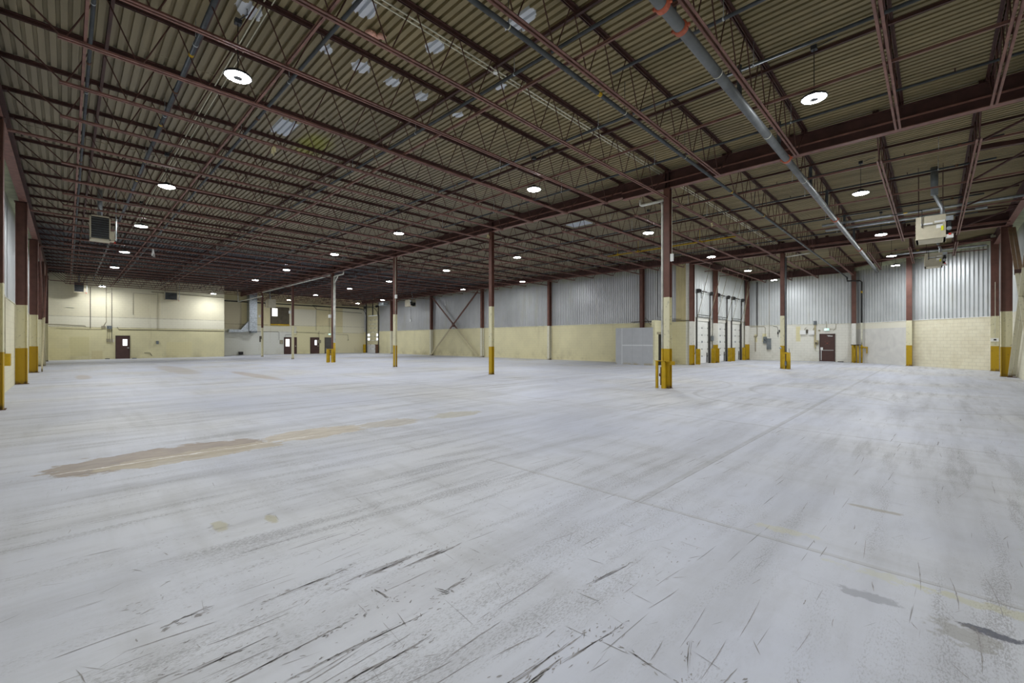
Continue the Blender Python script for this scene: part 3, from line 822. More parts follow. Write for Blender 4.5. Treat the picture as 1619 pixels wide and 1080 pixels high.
# ---------------------------------------------------------------- sprinkler piping
def spipe(y, z, r, x0, x1, label, tags=(), heads=True, mat='pipe_black', grp='sprinkler branch pipes'):
    t = thing('sprinkler_pipe', label, 'pipe', (0, y, z), grp)
    MB().tube([(x0, 0, 0), (x1, 0, 0)], r, 10).build('pipe', M[mat], t, True)
    def rep(nm, xs, fn, mat_):
        first = None
        for x in xs:
            if first is None:
                first = fn().build(nm, M[mat_], t, True, (x, 0, 0))
            else:
                c = first.copy(); COL.objects.link(c); c.parent = t; c.location = (x, 0, 0)
    def seq(a_, st):
        q_ = []; x = x1 - a_
        while x > x0: q_.append(x); x -= st
        return q_
    rep('coupling', seq(.8, 6.4), lambda: MB().tube([(-.035, 0, 0), (.035, 0, 0)], r * 1.3, 10), 'rust')
    rep('sprinkler_head', seq(1.9, 3.2), lambda: MB().tube([(0, 0, r * .8), (0, 0, r + .05), (0, 0, r + .051), (0, 0, r + .056)], [.012, .012, .022, .022], 6), 'steel_dark')
    rep('hanger', seq(1.2, 3.45), lambda: MB().tube([(0, 0, r), (0, 0, DECK - z)], .006, 5).tube([(-.012, 0, 0), (.012, 0, 0)], r * 1.12, 10), 'galv')
    for x in tags:
        MB().tube([(x - .045, 0, 0), (x + .045, 0, 0)], r * 1.06, 10).build('yellow_band', M['yellow'], t)['label'] = 'yellow tape band'
    return t
spipe(.29, 6.8, .028, -52, 2.2, 'thin dark sprinkler pipe nearest the left wall')
spipe(1.59, 6.8, .04, -52, 2.2, 'dark pipe with yellow tape bands left of the nearest lamps', (-9.73, -13.39, -16.44, -18.58))
spipe(3.14, 6.8, .032, -52, 2.2, 'dark sprinkler pipe passing above the left nearest lamp')
spipe(6.13, 6.8, .032, -52, 2.2, 'dark sprinkler pipe crossing mid-ceiling above the twin conduits')
spipe(7.45, 6.8, .032, -4.5, 2.2, 'short dark sprinkler pipe starting beside the small long pipe')
spipe(9.1, 6.8, .032, -52, 2.2, 'dark sprinkler pipe running just left of the third lamp row')
spipe(12.1, 6.8, .026, -52, 2.2, 'thin dark sprinkler pipe close before the near girder')
for i, (yy, xe) in enumerate(((16.75, 1.3), (18.7, 1.3), (22.9, 1.3), (26.0, 1.3))):
    spipe(yy, 6.85, .028, -56.5, xe, 'dark sprinkler pipe with capped right end, %s beyond the near girder' % ORD[i + 1])

def runpipe(x, z, r, y0, y1, label, mat, coup, bands, drops, extra=None):
    t = thing('main_pipe', label, 'pipe', (x, 0, z))
    pts = [(0, y0, 0), (0, y1, 0)] + (extra or [])
    MB().tube(pts, r, 16).build('pipe', M[mat], t, True)
    for yy in coup:
        c = MB().tube([(0, yy - .05, 0), (0, yy - .035, 0), (0, yy + .035, 0), (0, yy + .05, 0)], [r * 1.12, r * 1.3, r * 1.3, r * 1.12], 16)
        c.box(-r * 1.65, r * 1.65, yy - .02, yy + .02, -.02, .02)
        c.build('coupling', M['coupling'], t)
    for yy in bands:
        MB().tube([(0, yy - .01, 0), (0, yy + .01, 0)], r * 1.06, 16).build('hanger_band', M['conduit'], t)
    for yy in drops:
        MB().tube([(0, yy, r), (0, yy, 6.8 - z + .1)], .045 if r > .05 else .006, 8).build('riser_nipple', M['pipe_black'], t)
    return t
runpipe(-2.70, 6.22, .083, -1.0, 37.9, 'thick grey main sprinkler pipe with orange couplings running away from upper centre', 'pipe_main', (5.77, 6.38, 12.85, 20.5, 28.0), (7.9, 11.05, 14.9, 18, 24), (6.13, 9.1, 12.1, 15.9, 18.7, 22.9, 26))
cx = -4.55
t = runpipe(cx, 6.25, .04, -.8, 39.9, 'slim dark grey pipe with yellow tape bands, left of the thick main pipe', 'pipe_black', (), (4.6, 8.0, 11, 17, 21, 25, 30), (4.6, 8, 11, 17, 21))
for yy in (7.05, 14.56, 18.15):
    MB().tube([(0, yy - .05, 0), (0, yy + .05, 0)], .043, 12).build('yellow_band', M['yellow'], t)
# fire riser at the far wall fed by the slim pipe
t = thing('fire_riser', 'black riser pipe elbowing down the far wall, yellow at its foot, right of wall column', 'pipe', (-3.72, 40.15, 0))
MB().tube([(-.83, -.2, 6.25), (-.83, -.15, 6.0), (-.1, -.1, 5.95), (0, -.1, 5.85), (0, -.1, 2.9)], .055, 10).build('riser', M['cable'], t, True)
MB().tube([(0, -.1, 2.9), (0, -.1, 1.3)], .055, 10).build('painted_riser', M['conduit'], t, True)
MB().tube([(0, -.1, 1.3), (0, -.1, 0)], .055, 10).build('yellow_foot', M['yellow'], t, True)
MB().tube([(0, -.1, 5.05), (0, -.1, 5.2)], .058, 10).build('yellow_band', M['yellow'], t)
MB().tube([(0, -.15, 1.12), (.35, -.25, 1.12)], .05, 8).tube([(.3, -.25, 1.12), (.3, -.25, .7)], .035, 8).tube([(0, -.1, 1.05), (0, -.1, 1.2)], .085, 10).build('valve_outlet', M['yellow'], t)
t = thing('bollard_table', 'pair of yellow posts carrying a small black plate beside the riser', 'bollard', (-4.0, 39.75, 0))
MB().tube([(0.1, 0, 0), (.1, 0, 1.28)], .05, 10).build('post', M['yellow'], t, True)
MB().tube([(-.12, .1, 0), (-.12, .1, 1.28)], .05, 10).build('post', M['yellow'], t, True)
MB().box(-.3, .25, -.15, .25, 1.28, 1.33).build('plate', M['black'], t)

# twin pale conduits on the column-line joist
t = thing('conduit_run', 'twin pale conduits running along the joist toward nearest interior column', 'conduit', (-6.46, -1, 7.14))
for dx in (0, -.1):
    MB().tube([(dx, 0, 0), (dx, 14.8, 0)], .014, 8).build('conduit', M['conduit'], t, True)
MB().lathe([(0, -.01), (.05, -.01), (.05, .02), (0, .02)], 12, (-.05, 7.2, -.02)).build('junction_box', M['box_white'], t)
t = thing('conduit_run', 'twin pale conduits continuing beyond the near girder from nearest column', 'conduit', (-6.46, 14.2, 7.14))
for dx in (0, -.1):
    MB().tube([(dx, 0, 0), (dx, 14.2, 0)], .014, 8).build('conduit', M['conduit'], t, True)
t = thing('conduit_run', 'thin yellowish conduit on the deck left of the nearest left lamp', 'conduit', (0, 2.3, 7.24))
MB().tube([(-30, 0, 0), (2.3, 0, 0)], .012, 6).build('conduit', M['conduit'], t)
MB().tube([(-30, .12, 0), (2.3, .12, 0)], .009, 6).build('conduit', M['conduit'], t)
for i, x in enumerate((-11.1, -17.05)):
    tag(MB().tube([(x + .1, -.8 + 3 * (1 - i), 7.2), (x + .1, 8 + 4 * (1 - i), 7.2)], .005 + .004 * i, 6).tube([(x + .16, 1, 7.2), (x + .16, 7, 7.2)], .004 + .004 * i, 6).build('conduit_run', M['cond_paint']), ('thin yellowed conduit along a joist left of the galvanised deck patch', 'ragged yellowish conduit along a joist above the left wall heater')[i], 'conduit')
t = thing('gas_pipe', 'bright yellow gas pipe hung across the middle aisle behind nearest column', 'pipe', (0, 22.4, 6.6))
MB().tube([(-13.9, 0, 0), (-6.8, 0, 0)], .035, 10).build('pipe', M['yellow'], t, True)
for x in (-13.2, -11.9, -10.5, -8.5):
    MB().tube([(x, 0, 0), (x, 0, .6)], .01, 6).box(x - .03, x + .03, -.04, .04, -.05, .09).build('hanger', M['yellow'], t)
t = thing('conduit_run', 'pair of shiny galvanised vent tubes along the right wall heater', 'conduit', (0, 22.4, 6.47))
MB().tube([(-3.4, 0, 0), (2.3, 0, 0)], .05, 10).build('tube', M['galv'], t, True)
MB().tube([(-3.4, .85, -.05), (1.4, .85, -.05)], .05, 10).build('tube', M['galv'], t, True)
tag(MB().tube([(-1.5, 31.9, 6.35), (1.9, 31.9, 6.35)], .05, 10).build('vent_tube', M['galv'], None, True), 'galvanised vent tube above the farther right heater', 'conduit')

# ---------------------------------------------------------------- lamps
ZL = 6.2
def lamp(x, y, label):
    t = thing('high_bay_lamp', label, 'lamp', (x, y, ZL), 'round high bay lamps')
    MB().lathe([(.0, .12), (.07, .12), (.09, .10), (.11, .06), (.2, .045), (.215, .02), (.215, .002), (.2, .0), (.2, .012), (.0, .012)], 28).build('housing', M['housing'], t, True)
    MB().lathe([(.2, .006), (.185, -.008), (.12, -.016), (.078, -.008), (.072, .006)], 28).build('lens', M['lens'], t)
    MB().lathe([(0, -.022), (.07, -.022), (.071, .01)], 20).build('hub', M['hub'], t)
    MB().tube([(0, 0, .11), (0, 0, DECK - ZL - .1)], .008, 6).build('cable', M['cable'], t)
    MB().box(-.05, .05, -.05, .05, DECK - ZL - .14, DECK - ZL - .06).tube([(.05, 0, DECK - ZL - .09), (.2, .1, DECK - ZL - .02), (.35, .05, DECK - ZL - .03)], .008, 6).build('junction_box', M['housing'], t)
    return t
LX = [-1.64, -8.77, -16.52, -22.95, -30.2, -36.9, -44.4, -50.4, -51.9]
rows = [(2.1, [0, 1, 2, 3, 4, 5, 7], 'in the lamp row nearest the left wall'), (9.98, [0, 1, 2, 3, 4, 5, 7], 'in the lamp row just before the near girder'),
        (17.4, [0, 1, 2, 3, 4, 5, 6, 8], 'in the first lamp row beyond the near girder'), (24.75, [0, 1, 3, 4, 6, 7], 'in the second lamp row beyond the near girder'), (31.3, [0, 1], 'in the dock bay row nearer the camera'), ]
lb = None
for y, ids, where in rows:
    for k, i in enumerate(ids):
        L = 'high bay lamp %s, %s from nearest' % (where, ORD[k + 1])
        if lb is None: lb = lamp(LX[i], y, L)
        else: dup(lb, (LX[i], y, ZL), L)
dup(lb, (-1.67, 35.4, ZL), 'round high bay lamp closest to the slanted corrugated wall')
dup(lb, (-8.66, 37.4, ZL), 'round high bay lamp closest to the far wall, left of guard-tube column')


# ---------------------------------------------------------------- dock doors
def pwin(m, x0, x1, y0, y1, z0, z1):
    m.box(x0, x1, y0, y1, z0, z1)
for i, (a, b) in enumerate(DD):
    d = thing('door_%d' % (5 + i), '', 'door', (XD, (a + b) / 2, 0)); del d['label']; del d['category']; struct(d)
    hw = (b - a) / 2
    for k in range(6):
        z0 = .02 + k * .495
        MB().box(-.12, -.06, -hw + .02, hw - .02, z0, z0 + .485).box(-.06, -.052, -hw + .08, hw - .08, z0 + .07, z0 + .2).box(-.06, -.052, -hw + .08, hw - .08, z0 + .28, z0 + .42).build('panel', M['dock_low' if k == 0 and i < 2 else 'dock_door'], d)
    hm = MB()
    for k in range(1, 6):
        z0 = .02 + k * .495
        hm.box(-.056, -.04, -.04, .04, z0 - .05, z0 + .05)
        for sgn in (-1, 1): hm.box(-.056, -.04, sgn * (hw - .08) - .03, sgn * (hw - .08) + .03, z0 - .04, z0 + .04)
    hm.build('hinges', M['track'], d)
    MB().box(-.05, -.03, -.06, .06, 1.45, 1.6).build('pull_plate', M['box_grey'], d)
    if i == 2: MB().box(-.052, -.048, -.05, .03, 1.5, 1.58).build('green_sticker', M['green_sign'], d)
    for sgn in (-1, 1):
        MB().box(-.03, .06, sgn * (hw + .02) - .035, sgn * (hw + .02) + .035, 0, 4.95).box(-.03, .10, sgn * (hw + .07) - .012, sgn * (hw + .07) + .012, 0, 4.95).build('track', M['track'], d)
        MB().bar((.05, sgn * hw, 3.05), (.85, sgn * hw + .25, 6.85), .045, .03).build('track_brace', M['cond_paint'], d)
    sh = MB().tube([(.22, -hw - .15, 5.0), (.22, hw + .15, 5.0)], .016, 8).tube([(.22, -hw * .55, 5.0), (.22, hw * .1, 5.0)], .045, 10)
    for sgn in (-1, 1):
        sh.tube([(.22, sgn * hw - .05, 5.0), (.22, sgn * hw + .05, 5.0)], .12, 14)
        sh.box(0, .26, sgn * (hw + .12) - .01, sgn * (hw + .12) + .01, 4.85, 5.12)
        sh.box(.2, .23, sgn * (hw - .3) - .01, sgn * (hw - .3) + .01, 4.5, 5.0)
    sh.build('spring_shaft', M['track'], d)
    MB().box(0, .05, -hw - .15, hw + .15, 3.22, 3.27).box(0, .05, -hw - .15, hw + .15, 3.36, 3.41).build('header_rail', M['track_galv'], d)
    MB().box(-.045, .0, hw - .3, hw - .24, .05, .75).build('lock_bar', M['track'], d)
g = 'yellow track guards of the dock doors'
for i, (y, lb) in enumerate(((29.72, 'yellow steel track guard left of the first dock door'), (32.5, 'yellow steel track guard right of the first dock door'), (33.35, 'yellow steel track guard left of the second dock door'),
                             (36.0, 'yellow steel track guard right of the second dock door'), (36.85, 'yellow steel track guard left of the third dock door'), (39.55, 'yellow steel track guard right of the third dock door'))):
    tag(MB().box(XD + .1, XD + .34, y - .075, y - .06, 0, 1.05).box(XD + .1, XD + .34, y + .06, y + .075, 0, 1.05).box(XD + .325, XD + .34, y - .075, y + .075, 0, 1.05).build('track_guard', M['yellow']), lb, 'guard', g)
t = thing('door_control', 'white panel with black loop handle between dock column and first door', 'control box', (XD + .02, 29.42, 0))
MB().box(0, .05, -.16, .16, 0.02, 1.7).build('panel', M['box_white'], t)
MB().tube([(.09, -.05, 1.3), (.11, .03, 1.2), (.11, .05, .8), (.09, -.03, .68), (.1, -.07, .9), (.09, -.05, 1.3)], .014, 6).build('chain_loop', M['black'], t)
tag(MB().box(XD + .02, XD + .16, 32.6, 32.78, 1.6, 1.95).build('control_box', M['box_grey']), 'dark control box right of the first dock door', 'control box')

# overhead door in the north wall, far corner
d = thing('door_4', '', '', (-54.55, YN, 0)); del d['label']; del d['category']; struct(d)
hw = 1.62
for k in range(9):
    z0 = k * .56
    mm = 'dock_low' if k < 2 else 'dock_beige'
    MB().box(-hw, hw, .06, .12, z0 + .01, z0 + .55).build('panel', M[mm], d)
hm = MB()
for k in range(1, 9):
    for sx in (-.62, .55): hm.box(sx - .04, sx + .04, .03, .06, k * .56 - .06, k * .56 + .05)
hm.build('hinges', M['track'], d)
for sx in (-1.2, 1.2):
    for zz in (1.72, 2.28):
        MB().box(sx - .28, sx + .28, .05, .07, zz + .0, zz + .32).build('window_pane', M['day'], d)
for sgn in (-1, 1):
    MB().box(sgn * (hw + .05) - .05, sgn * (hw + .05) + .05, -.12, .03, 0, 6.9).build('track', M['track'], d)
    MB().tube([(sgn * hw, -.1, 4.9), (sgn * hw, -.2, 5.5), (sgn * hw, -.6, 5.95), (sgn * hw, -1.2, 6.1), (sgn * hw, -5.0, 6.1)], .035, 6).build('curved_track', M['track'], d, True)
MB().tube([(-hw - .4, -.3, 6.2), (hw + .3, -.3, 6.2)], .03, 8).tube([(hw - .1, -.3, 6.2), (hw + .1, -.3, 6.2)], .16, 12).tube([(-hw - .1, -.3, 6.2), (-hw + .1, -.3, 6.2)], .16, 12).box(.05, .2, -.1, -.02, 5.1, 6.9).build('spring_shaft', M['track'], d)
for i, sx in enumerate((-1.85, 1.55)):
    tag(MB().box(-54.55 + sx, -54.55 + sx + .3, YN - .45, YN - .2, 0, 1.15).build('track_guard', M['rust' if i else 'yellow']), ('small yellow guard post left of the tall far overhead door', 'brown guard post right of the tall far overhead door')[i], 'guard')

# ---------------------------------------------------------------- personnel doors
def pdoor(n, face, u0, u1, axis, mat, window=None, extras=None, H=2.08):
    """face: wall plane; axis 'x' -> door faces +X, u along Y; axis 'y' -> faces -Y, u along X"""
    if axis == 'x':
        d = thing('door_%d' % n, '', '', (face, (u0 + u1) / 2, 0)); B = lambda m, a0, a1, o0, o1, z0, z1: m.box(o0, o1, a0, a1, z0, z1)
    else:
        d = thing('door_%d' % n, '', '', (face, 0, 0)); d.location = ((u0 + u1) / 2, face, 0); B = lambda m, a0, a1, o0, o1, z0, z1: m.box(a0, a1, -o1, -o0, z0, z1)
    del d['label']; del d['category']; struct(d)
    hw = abs(u1 - u0) / 2
    m = MB(); B(m, -hw + .05, hw - .05, .005, .045, .01, H - .05); m.build('leaf', M[mat], d)
    m = MB(); B(m, -hw, -hw + .05, 0, .07, 0, H); B(m, hw - .05, hw, 0, .07, 0, H); B(m, -hw, hw, 0, .07, H - .05, H); m.build('frame', M['door_frame'], d)
    if window:
        for (a0, a1, z0, z1, wm) in window:
            m = MB(); B(m, a0, a1, .046, .052, z0, z1); m.build('glass_pane', M[wm], d)
    return d, B, hw
d, B, hw = pdoor(1, XW1, 3.03, 4.0, 'x', 'door_brown', ((.0, .3, 1.18, 1.75, 'day'),))
m = MB(); B(m, .34, .42, .05, .10, .93, 1.02); B(m, .28, .42, .09, .11, .96, .99); m.build('handle', M['chrome'], d)
kk = 57.0 / 55.8
d, B, hw = pdoor(2, XW2, 18.15 * kk, 19.6 * kk, 'x', 'door_brown', ((-.55, -.12, .95, 1.85, 'day_warm'), (.2, .42, .95, 1.5, 'day_warm')))
m = MB(); B(m, .55, .63, .05, .10, .93, 1.02); m.build('handle', M['chrome'], d)
d, B, hw = pdoor(3, XW2, 21.2 * kk, 22.3 * kk, 'x', 'door_brown', ((.0, .25, 1.1, 1.72, 'day'),))
m = MB(); B(m, .36, .44, .05, .10, .93, 1.02); m.build('handle', M['chrome'], d)
d, B, hw = pdoor(9, XW2, 23.0 * kk, 24.15 * kk, 'x', 'door_grey', None)
m = MB(); B(m, -.5, -.32, .047, .052, .15, .7); m.build('notice', M['box_grey'], d)
# far wall exit door
d, B, hw = pdoor(10, YF, -6.34, -5.36, 'y', 'door_brown', None, H=2.14)
m = MB(); B(m, -.38, .40, .05, .11, .86, .90); m.build('push_bar', M['chrome'], d)
m = MB(); B(m, -.42, -.27, .05, .09, .88, 1.1); B(m, -.40, -.36, .05, .07, .1, .9); m.build('latch', M['box_white'], d)
m = MB(); B(m, .05, .34, .05, .11, 1.93, 2.0); B(m, .0, .2, .1, .13, 2.0, 2.03); m.build('door_closer', M['chrome'], d)
m = MB()
for a, z in ((-.12, 1.52), (.12, 1.52), (-.12, 1.33), (.12, 1.33)): B(m, a - .012, a + .012, .046, .052, z - .012, z + .012)
B(m, -.05, .05, .046, .049, 1.40, 1.43); m.build('faded_sign', M['coupling'], d)
m = MB(); B(m, -.46, .46, .0, .09, .0, .03); m.build('threshold', M['galv'], d)

def exit_sign(x, y, z, axis, label):
    t = thing('exit_sign', label, 'exit sign', (x, y, z), rz=(0 if axis == 'y' else math.pi / 2))
    # local: faces -Y
    MB().box(-.18, .18, -.05, 0, -.11, .11).build('housing', M['box_white'], t)
    MB().box(-.16, .16, -.054, -.05, -.09, .09).build('green_face', M['green_sign'], t)
    f = MB().lathe([(0, -.012), (.012, -.008), (.016, 0), (.012, .008), (0, .012)], 8, (.015, -.057, .055))
    f.bar((.01, -.056, .038), (-.01, -.056, -.005), .03, .004).bar((-.01, -.056, -.005), (-.045, -.056, -.03), .018, .004).bar((-.045, -.056, -.03), (-.05, -.056, -.065), .014, .004)
    f.bar((-.008, -.056, -.005), (.025, -.056, -.035), .018, .004).bar((.025, -.056, -.035), (.02, -.056, -.07), .014, .004).bar((.01, -.056, .03), (.045, -.056, .01), .012, .004).bar((0, -.056, .03), (-.035, -.056, .02), .012, .004)
    f.box(-.11, -.07, -.057, -.054, -.07, .07)
    f.build('running_figure', M['sign_white'], t)
    return t
exit_sign(-5.88, YF - .05, 2.47, 'y', 'green and white running figure exit sign above far brown exit door')
exit_sign(XW2 + .05, 23.6 * kk, 2.5, 'x', 'small green exit sign above the dark grey door beside pale downpipe')
tag(MB().tube([(-5.9, YF - .03, 2.58), (-5.9, YF - .03, 3.1)], .015, 6).tube([(-5.7, YF - .03, 2.5), (-5.3, YF - .03, 2.5)], .012, 6).build('conduit_run', M['cond_paint']), 'painted conduit feeding the far exit sign', 'conduit')

# window with dark tinted panel high in the west recess
wi = struct(MB().box(XW2, XW2 + .06, 16.67 * kk, 18.73 * kk, 3.66, 5.72).build('window_1', M['door_frame']))
MB().box(XW2 + .06, XW2 + .075, 16.75 * kk, 17.9 * kk, 3.72, 5.64).build('tinted_pane', M['tinted'], wi)
MB().box(XW2 + .06, XW2 + .075, 17.93 * kk, 18.67 * kk, 3.72, 5.64).build('tinted_pane', M['tinted'], wi)
MB().box(XW2 + .075, XW2 + .085, 16.83 * kk, 17.42 * kk, 4.6, 5.55).build('bright_pane', M['day_warm'], wi)['label'] = 'bright lit pane'
MB().box(XW2, XW2 + .18, 16.67 * kk, 18.73 * kk, 3.5, 3.66).build('window_sill', M['yellow'], wi)['label'] = 'yellow sill'

# galvanised duct in the recess
t = thing('air_duct', 'big galvanised duct dropping down recess wall with a leg turning left', 'duct', (XW2, 14.5, 0))
MB().box(.05, 1.0, .05, .85, 2.75, 7.2).build('riser', M['galv'], t)
b_ = MB().box(.05, .8, -1.9, -.75, 2.6, 2.9)
b_.add([(.05, -.75, 2.6), (.05, -.75, 2.9), (.8, -.75, 2.9), (.8, -.75, 2.6), (.05, .05, 2.7), (.05, .05, 3.9), (.8, .05, 3.9), (.8, .05, 2.7)], [(0, 1, 2, 3), (4, 7, 6, 5), (1, 5, 6, 2), (0, 3, 7, 4), (0, 4, 5, 1), (2, 6, 7, 3)])
b_.build('side_leg', M['galv'], t)
sm_ = MB()
for k in range(8): sm_.box(.04, 1.01, .04, .86, 3.2 + k * .5, 3.215 + k * .5)
sm_.build('seams', M['track_galv'], t)
MB().box(.3, .95, .82, .86, 2.6, 7.0).box(.3, 1.02, .2, .8, 2.55, 2.75).build('outlet', M['box_grey'], t)
tag(MB().box(XW2, XW2 + .35, 13.7, 14.1, .05, .38).build('floor_vent_box', M['black']), 'small black box at foot of recess wall below the duct', 'vent box')

# conduits on west walls -------------------------------------------------
def conduit(label, pts, r=.02, mat='cond_paint', boxes=(), nm='wall_conduit', bm='cond_paint'):
    t = thing(nm, label, 'conduit', pts[0])
    o_ = Vector(pts[0])
    MB().tube([Vector(q) - o_ for q in pts], r, 6).build('conduit', M[mat], t)
    for (x, y, z, sx, sy, sz) in boxes:
        MB().box(x - sx - o_.x, x + sx - o_.x, y - sy - o_.y, y + sy - o_.y, z - sz - o_.z, z + sz - o_.z).build('box', M[bm], t)
    return t
X1 = XW1 + .03
conduit('dark vertical conduit on west wall right of the louvred wall heater', [(X1, 1.43, 6.25), (X1, 1.43, 2.72)], .022, 'cond_dark')
conduit('pale vertical conduit pair leading down to disconnect box, left one', [(X1, 2.43, 6.25), (X1, 2.43, 3.3), (X1, 2.3, 3.0), (X1, 2.25, 2.85)], .02, 'cond_paint', ((X1, 2.25, 2.82, .05, .14, .08),))
conduit('crooked conduit leading down to grey disconnect box left of the brown door', [(X1, 2.79, 6.3), (X1, 2.79, 5.95), (X1, 2.45, 5.85)], .02)
conduit('long conduit dropping past grey disconnect box left of the brown door', [(X1, 2.79, 5.9), (X1, 2.79, 1.75)], .02, 'cond_dark', ((X1, 2.79, 1.62, .04, .06, .16),))
conduit('middle of the three conduits dropping to small boxes left of the brown door', [(X1, 2.63, 2.75), (X1, 2.63, 1.75)], .016, 'cond_paint', ((X1, 2.63, 1.65, .04, .06, .14),))
conduit('leftmost of the three conduits dropping to small boxes left of the brown door', [(X1, 2.5, 2.75), (X1, 2.5, 1.75)], .016, 'cond_paint', ((X1, 2.5, 1.65, .04, .06, .14),))
t = thing('disconnect_box', 'green-grey electrical disconnect box on west wall left of brown door', 'electrical box', (XW1, 2.62, 2.82))
MB().box(0, .15, -.16, .16, -.16, .12).build('case', M['box_grey'], t); MB().box(.15, .18, -.1, -.06, -.1, .05).build('lever', M['black'], t)
conduit('long horizontal pipe across west wall just above the yellow paint', [(X1, 3.15, 2.85), (X1, 3.25, 2.63), (X1, 11.25, 2.63)], .025, 'cond_dark')
conduit('thin horizontal conduit at left end of west wall', [(X1, -1.1, 3.0), (X1, 1.1, 2.9), (X1, 1.15, 2.82)], .02, 'cond_paint')
conduit('lower thin pipe at left of west wall along paint line', [(X1, -.6, 2.66), (X1, 2.2, 2.63)], .015, 'cond_paint')
conduit('pale bracketed pipe stub high at left of west wall', [(X1, -.05, 4.45), (X1, .45, 4.42)], .03, 'conduit')
conduit('thin vertical pipe stain line beside second wall louvre', [(X1, 5.98, 6.2), (X1, 5.98, 2.7)], .014, 'cond_paint')
conduit('thin frame-like conduit in the middle of west wall', [(X1, 4.22, 4.0), (X1, 4.22, 5.95), (X1, 5.9, 5.95)], .012, 'cond_paint')
tag(MB().box(XW1, XW1 + .12, 5.85, 6.03, 1.3, 1.6).build('wall_device', M['box_grey']), 'small dark box on yellow wall right of the brown door', 'wall box')
conduit('dark broken pipe ends low on the yellow wall right of brown door', [(X1, 5.0, .5), (X1, 5.4, .5), (X1, 5.55, .2)], .02, 'black')
for i, (ya, yb_) in enumerate(((2.35, 2.65), (4.15, 4.45))):
    tag(MB().box(XW1, XW1 + .15, ya, yb_, 0, .05).build('floor_block', M['black']), ('dark block on floor left of the brown door', 'dark block on floor right of the brown door')[i], 'block')
X2 = XW2 + .03
conduit('conduit from duct to small beige box left of door with lit panes', [(X2, 15.5, 2.72), (X2, 17.9, 2.72), (X2, 17.98, 2.65), (X2, 17.98, 1.75)], .018, 'cond_dark', ((X2, 18.25, 1.5, .06, .18, .22),))
conduit('conduit looping over the door with lit panes', [(X2, 18.7, 1.7), (X2, 18.7, 2.35), (X2, 20.0, 2.4), (X2, 20.05, 2.7), (X2, 22.4, 2.62), (X2, 23.5, 2.55)], .016, 'cond_dark', ((X2, 20.05, 2.72, .05, .06, .06), (X2, 22.7, 2.6, .05, .06, .06)))
conduit('vertical conduit on recess wall above the middle brown door', [(X2, 22.4, 6.2), (X2, 22.4, 2.95)], .016, 'cond_dark')
conduit('vertical conduit dropping to the small exit sign', [(X2, 24.1, 6.2), (X2, 24.1, 2.65)], .014, 'cond_dark')
conduit('short conduit down to a beige patch between middle and grey doors', [(X2, 22.75, 2.9), (X2, 22.75, 1.9)], .014, 'cond_dark', ((X2, 22.8, 1.55, .04, .2, .2),))
conduit('conduit turning down on pale wall right of the grey door', [(X2, 24.9, 2.5), (X2, 26.6, 2.45), (X2, 26.65, 1.75)], .014, 'cond_dark', ((X2, 26.65, 1.75, .05, .05, .06),))
conduit('horizontal seam pipe at left of recess wall', [(X2, 12.0, 3.55), (X2, 16.7, 3.5)], .012, 'cond_paint')
tag(MB().tube([(XW2 + .4, 12.0, 6.1), (XW2 + .4, 28, 6.05)], .06, 8).build('wall_pipe', M['black']), 'black pipe running along top of the recess wall', 'pipe')
tag(MB().tube([(XW1 + .2, 5.5, 6.15), (XW1 + .2, 11.2, 6.05)], .04, 8).build('wall_pipe', M['cond_paint']), 'pipe running along top of the projecting west wall', 'pipe')
tag(MB().tube([(XW2 + 1.2, 21.5, 6.1), (XW2 + 1.2, 22, 5.6), (XW2 + 1.2, 28, 5.4)], .03, 6).tube([(XW2 + 1.2, 21.5, 6.1), (XW2 + 1.2, 28.5, 5.9)], .03, 6).build('door_track_rail', M['track']), 'dark ceiling rails of the tall far overhead door', 'rail')

# ---------------------------------------------------------------- drywall box fittings etc
tag(MB().box(-15.9, -13.1, 28.88, 28.95, 2.95, 3.0).tube([(-14.9, 28.5, 2.9), (-14.5, 28.4, 3.2), (-14.2, 28.5, 2.7), (-13.9, 28.5, 3.0)], .02, 6).build('pipe_clutter', M['cond_dark']), 'dark pipes tangled behind the drywall enclosure top', 'pipe')
conduit('thin black conduit on siding above the cream enclosure wall', [(-13.9, YN - .02, 6.6), (-13.9, YN - .02, 3.3), (-13.2, YN - .02, 3.1), (-12.2, YN - .05, 3.05)], .014, 'black')
conduit('dark pipes along the tan corner above block wall beside dock column', [(-13.0, YN - .08, 2.98), (XD, YN - .08, 2.95)], .025, 'cond_dark')

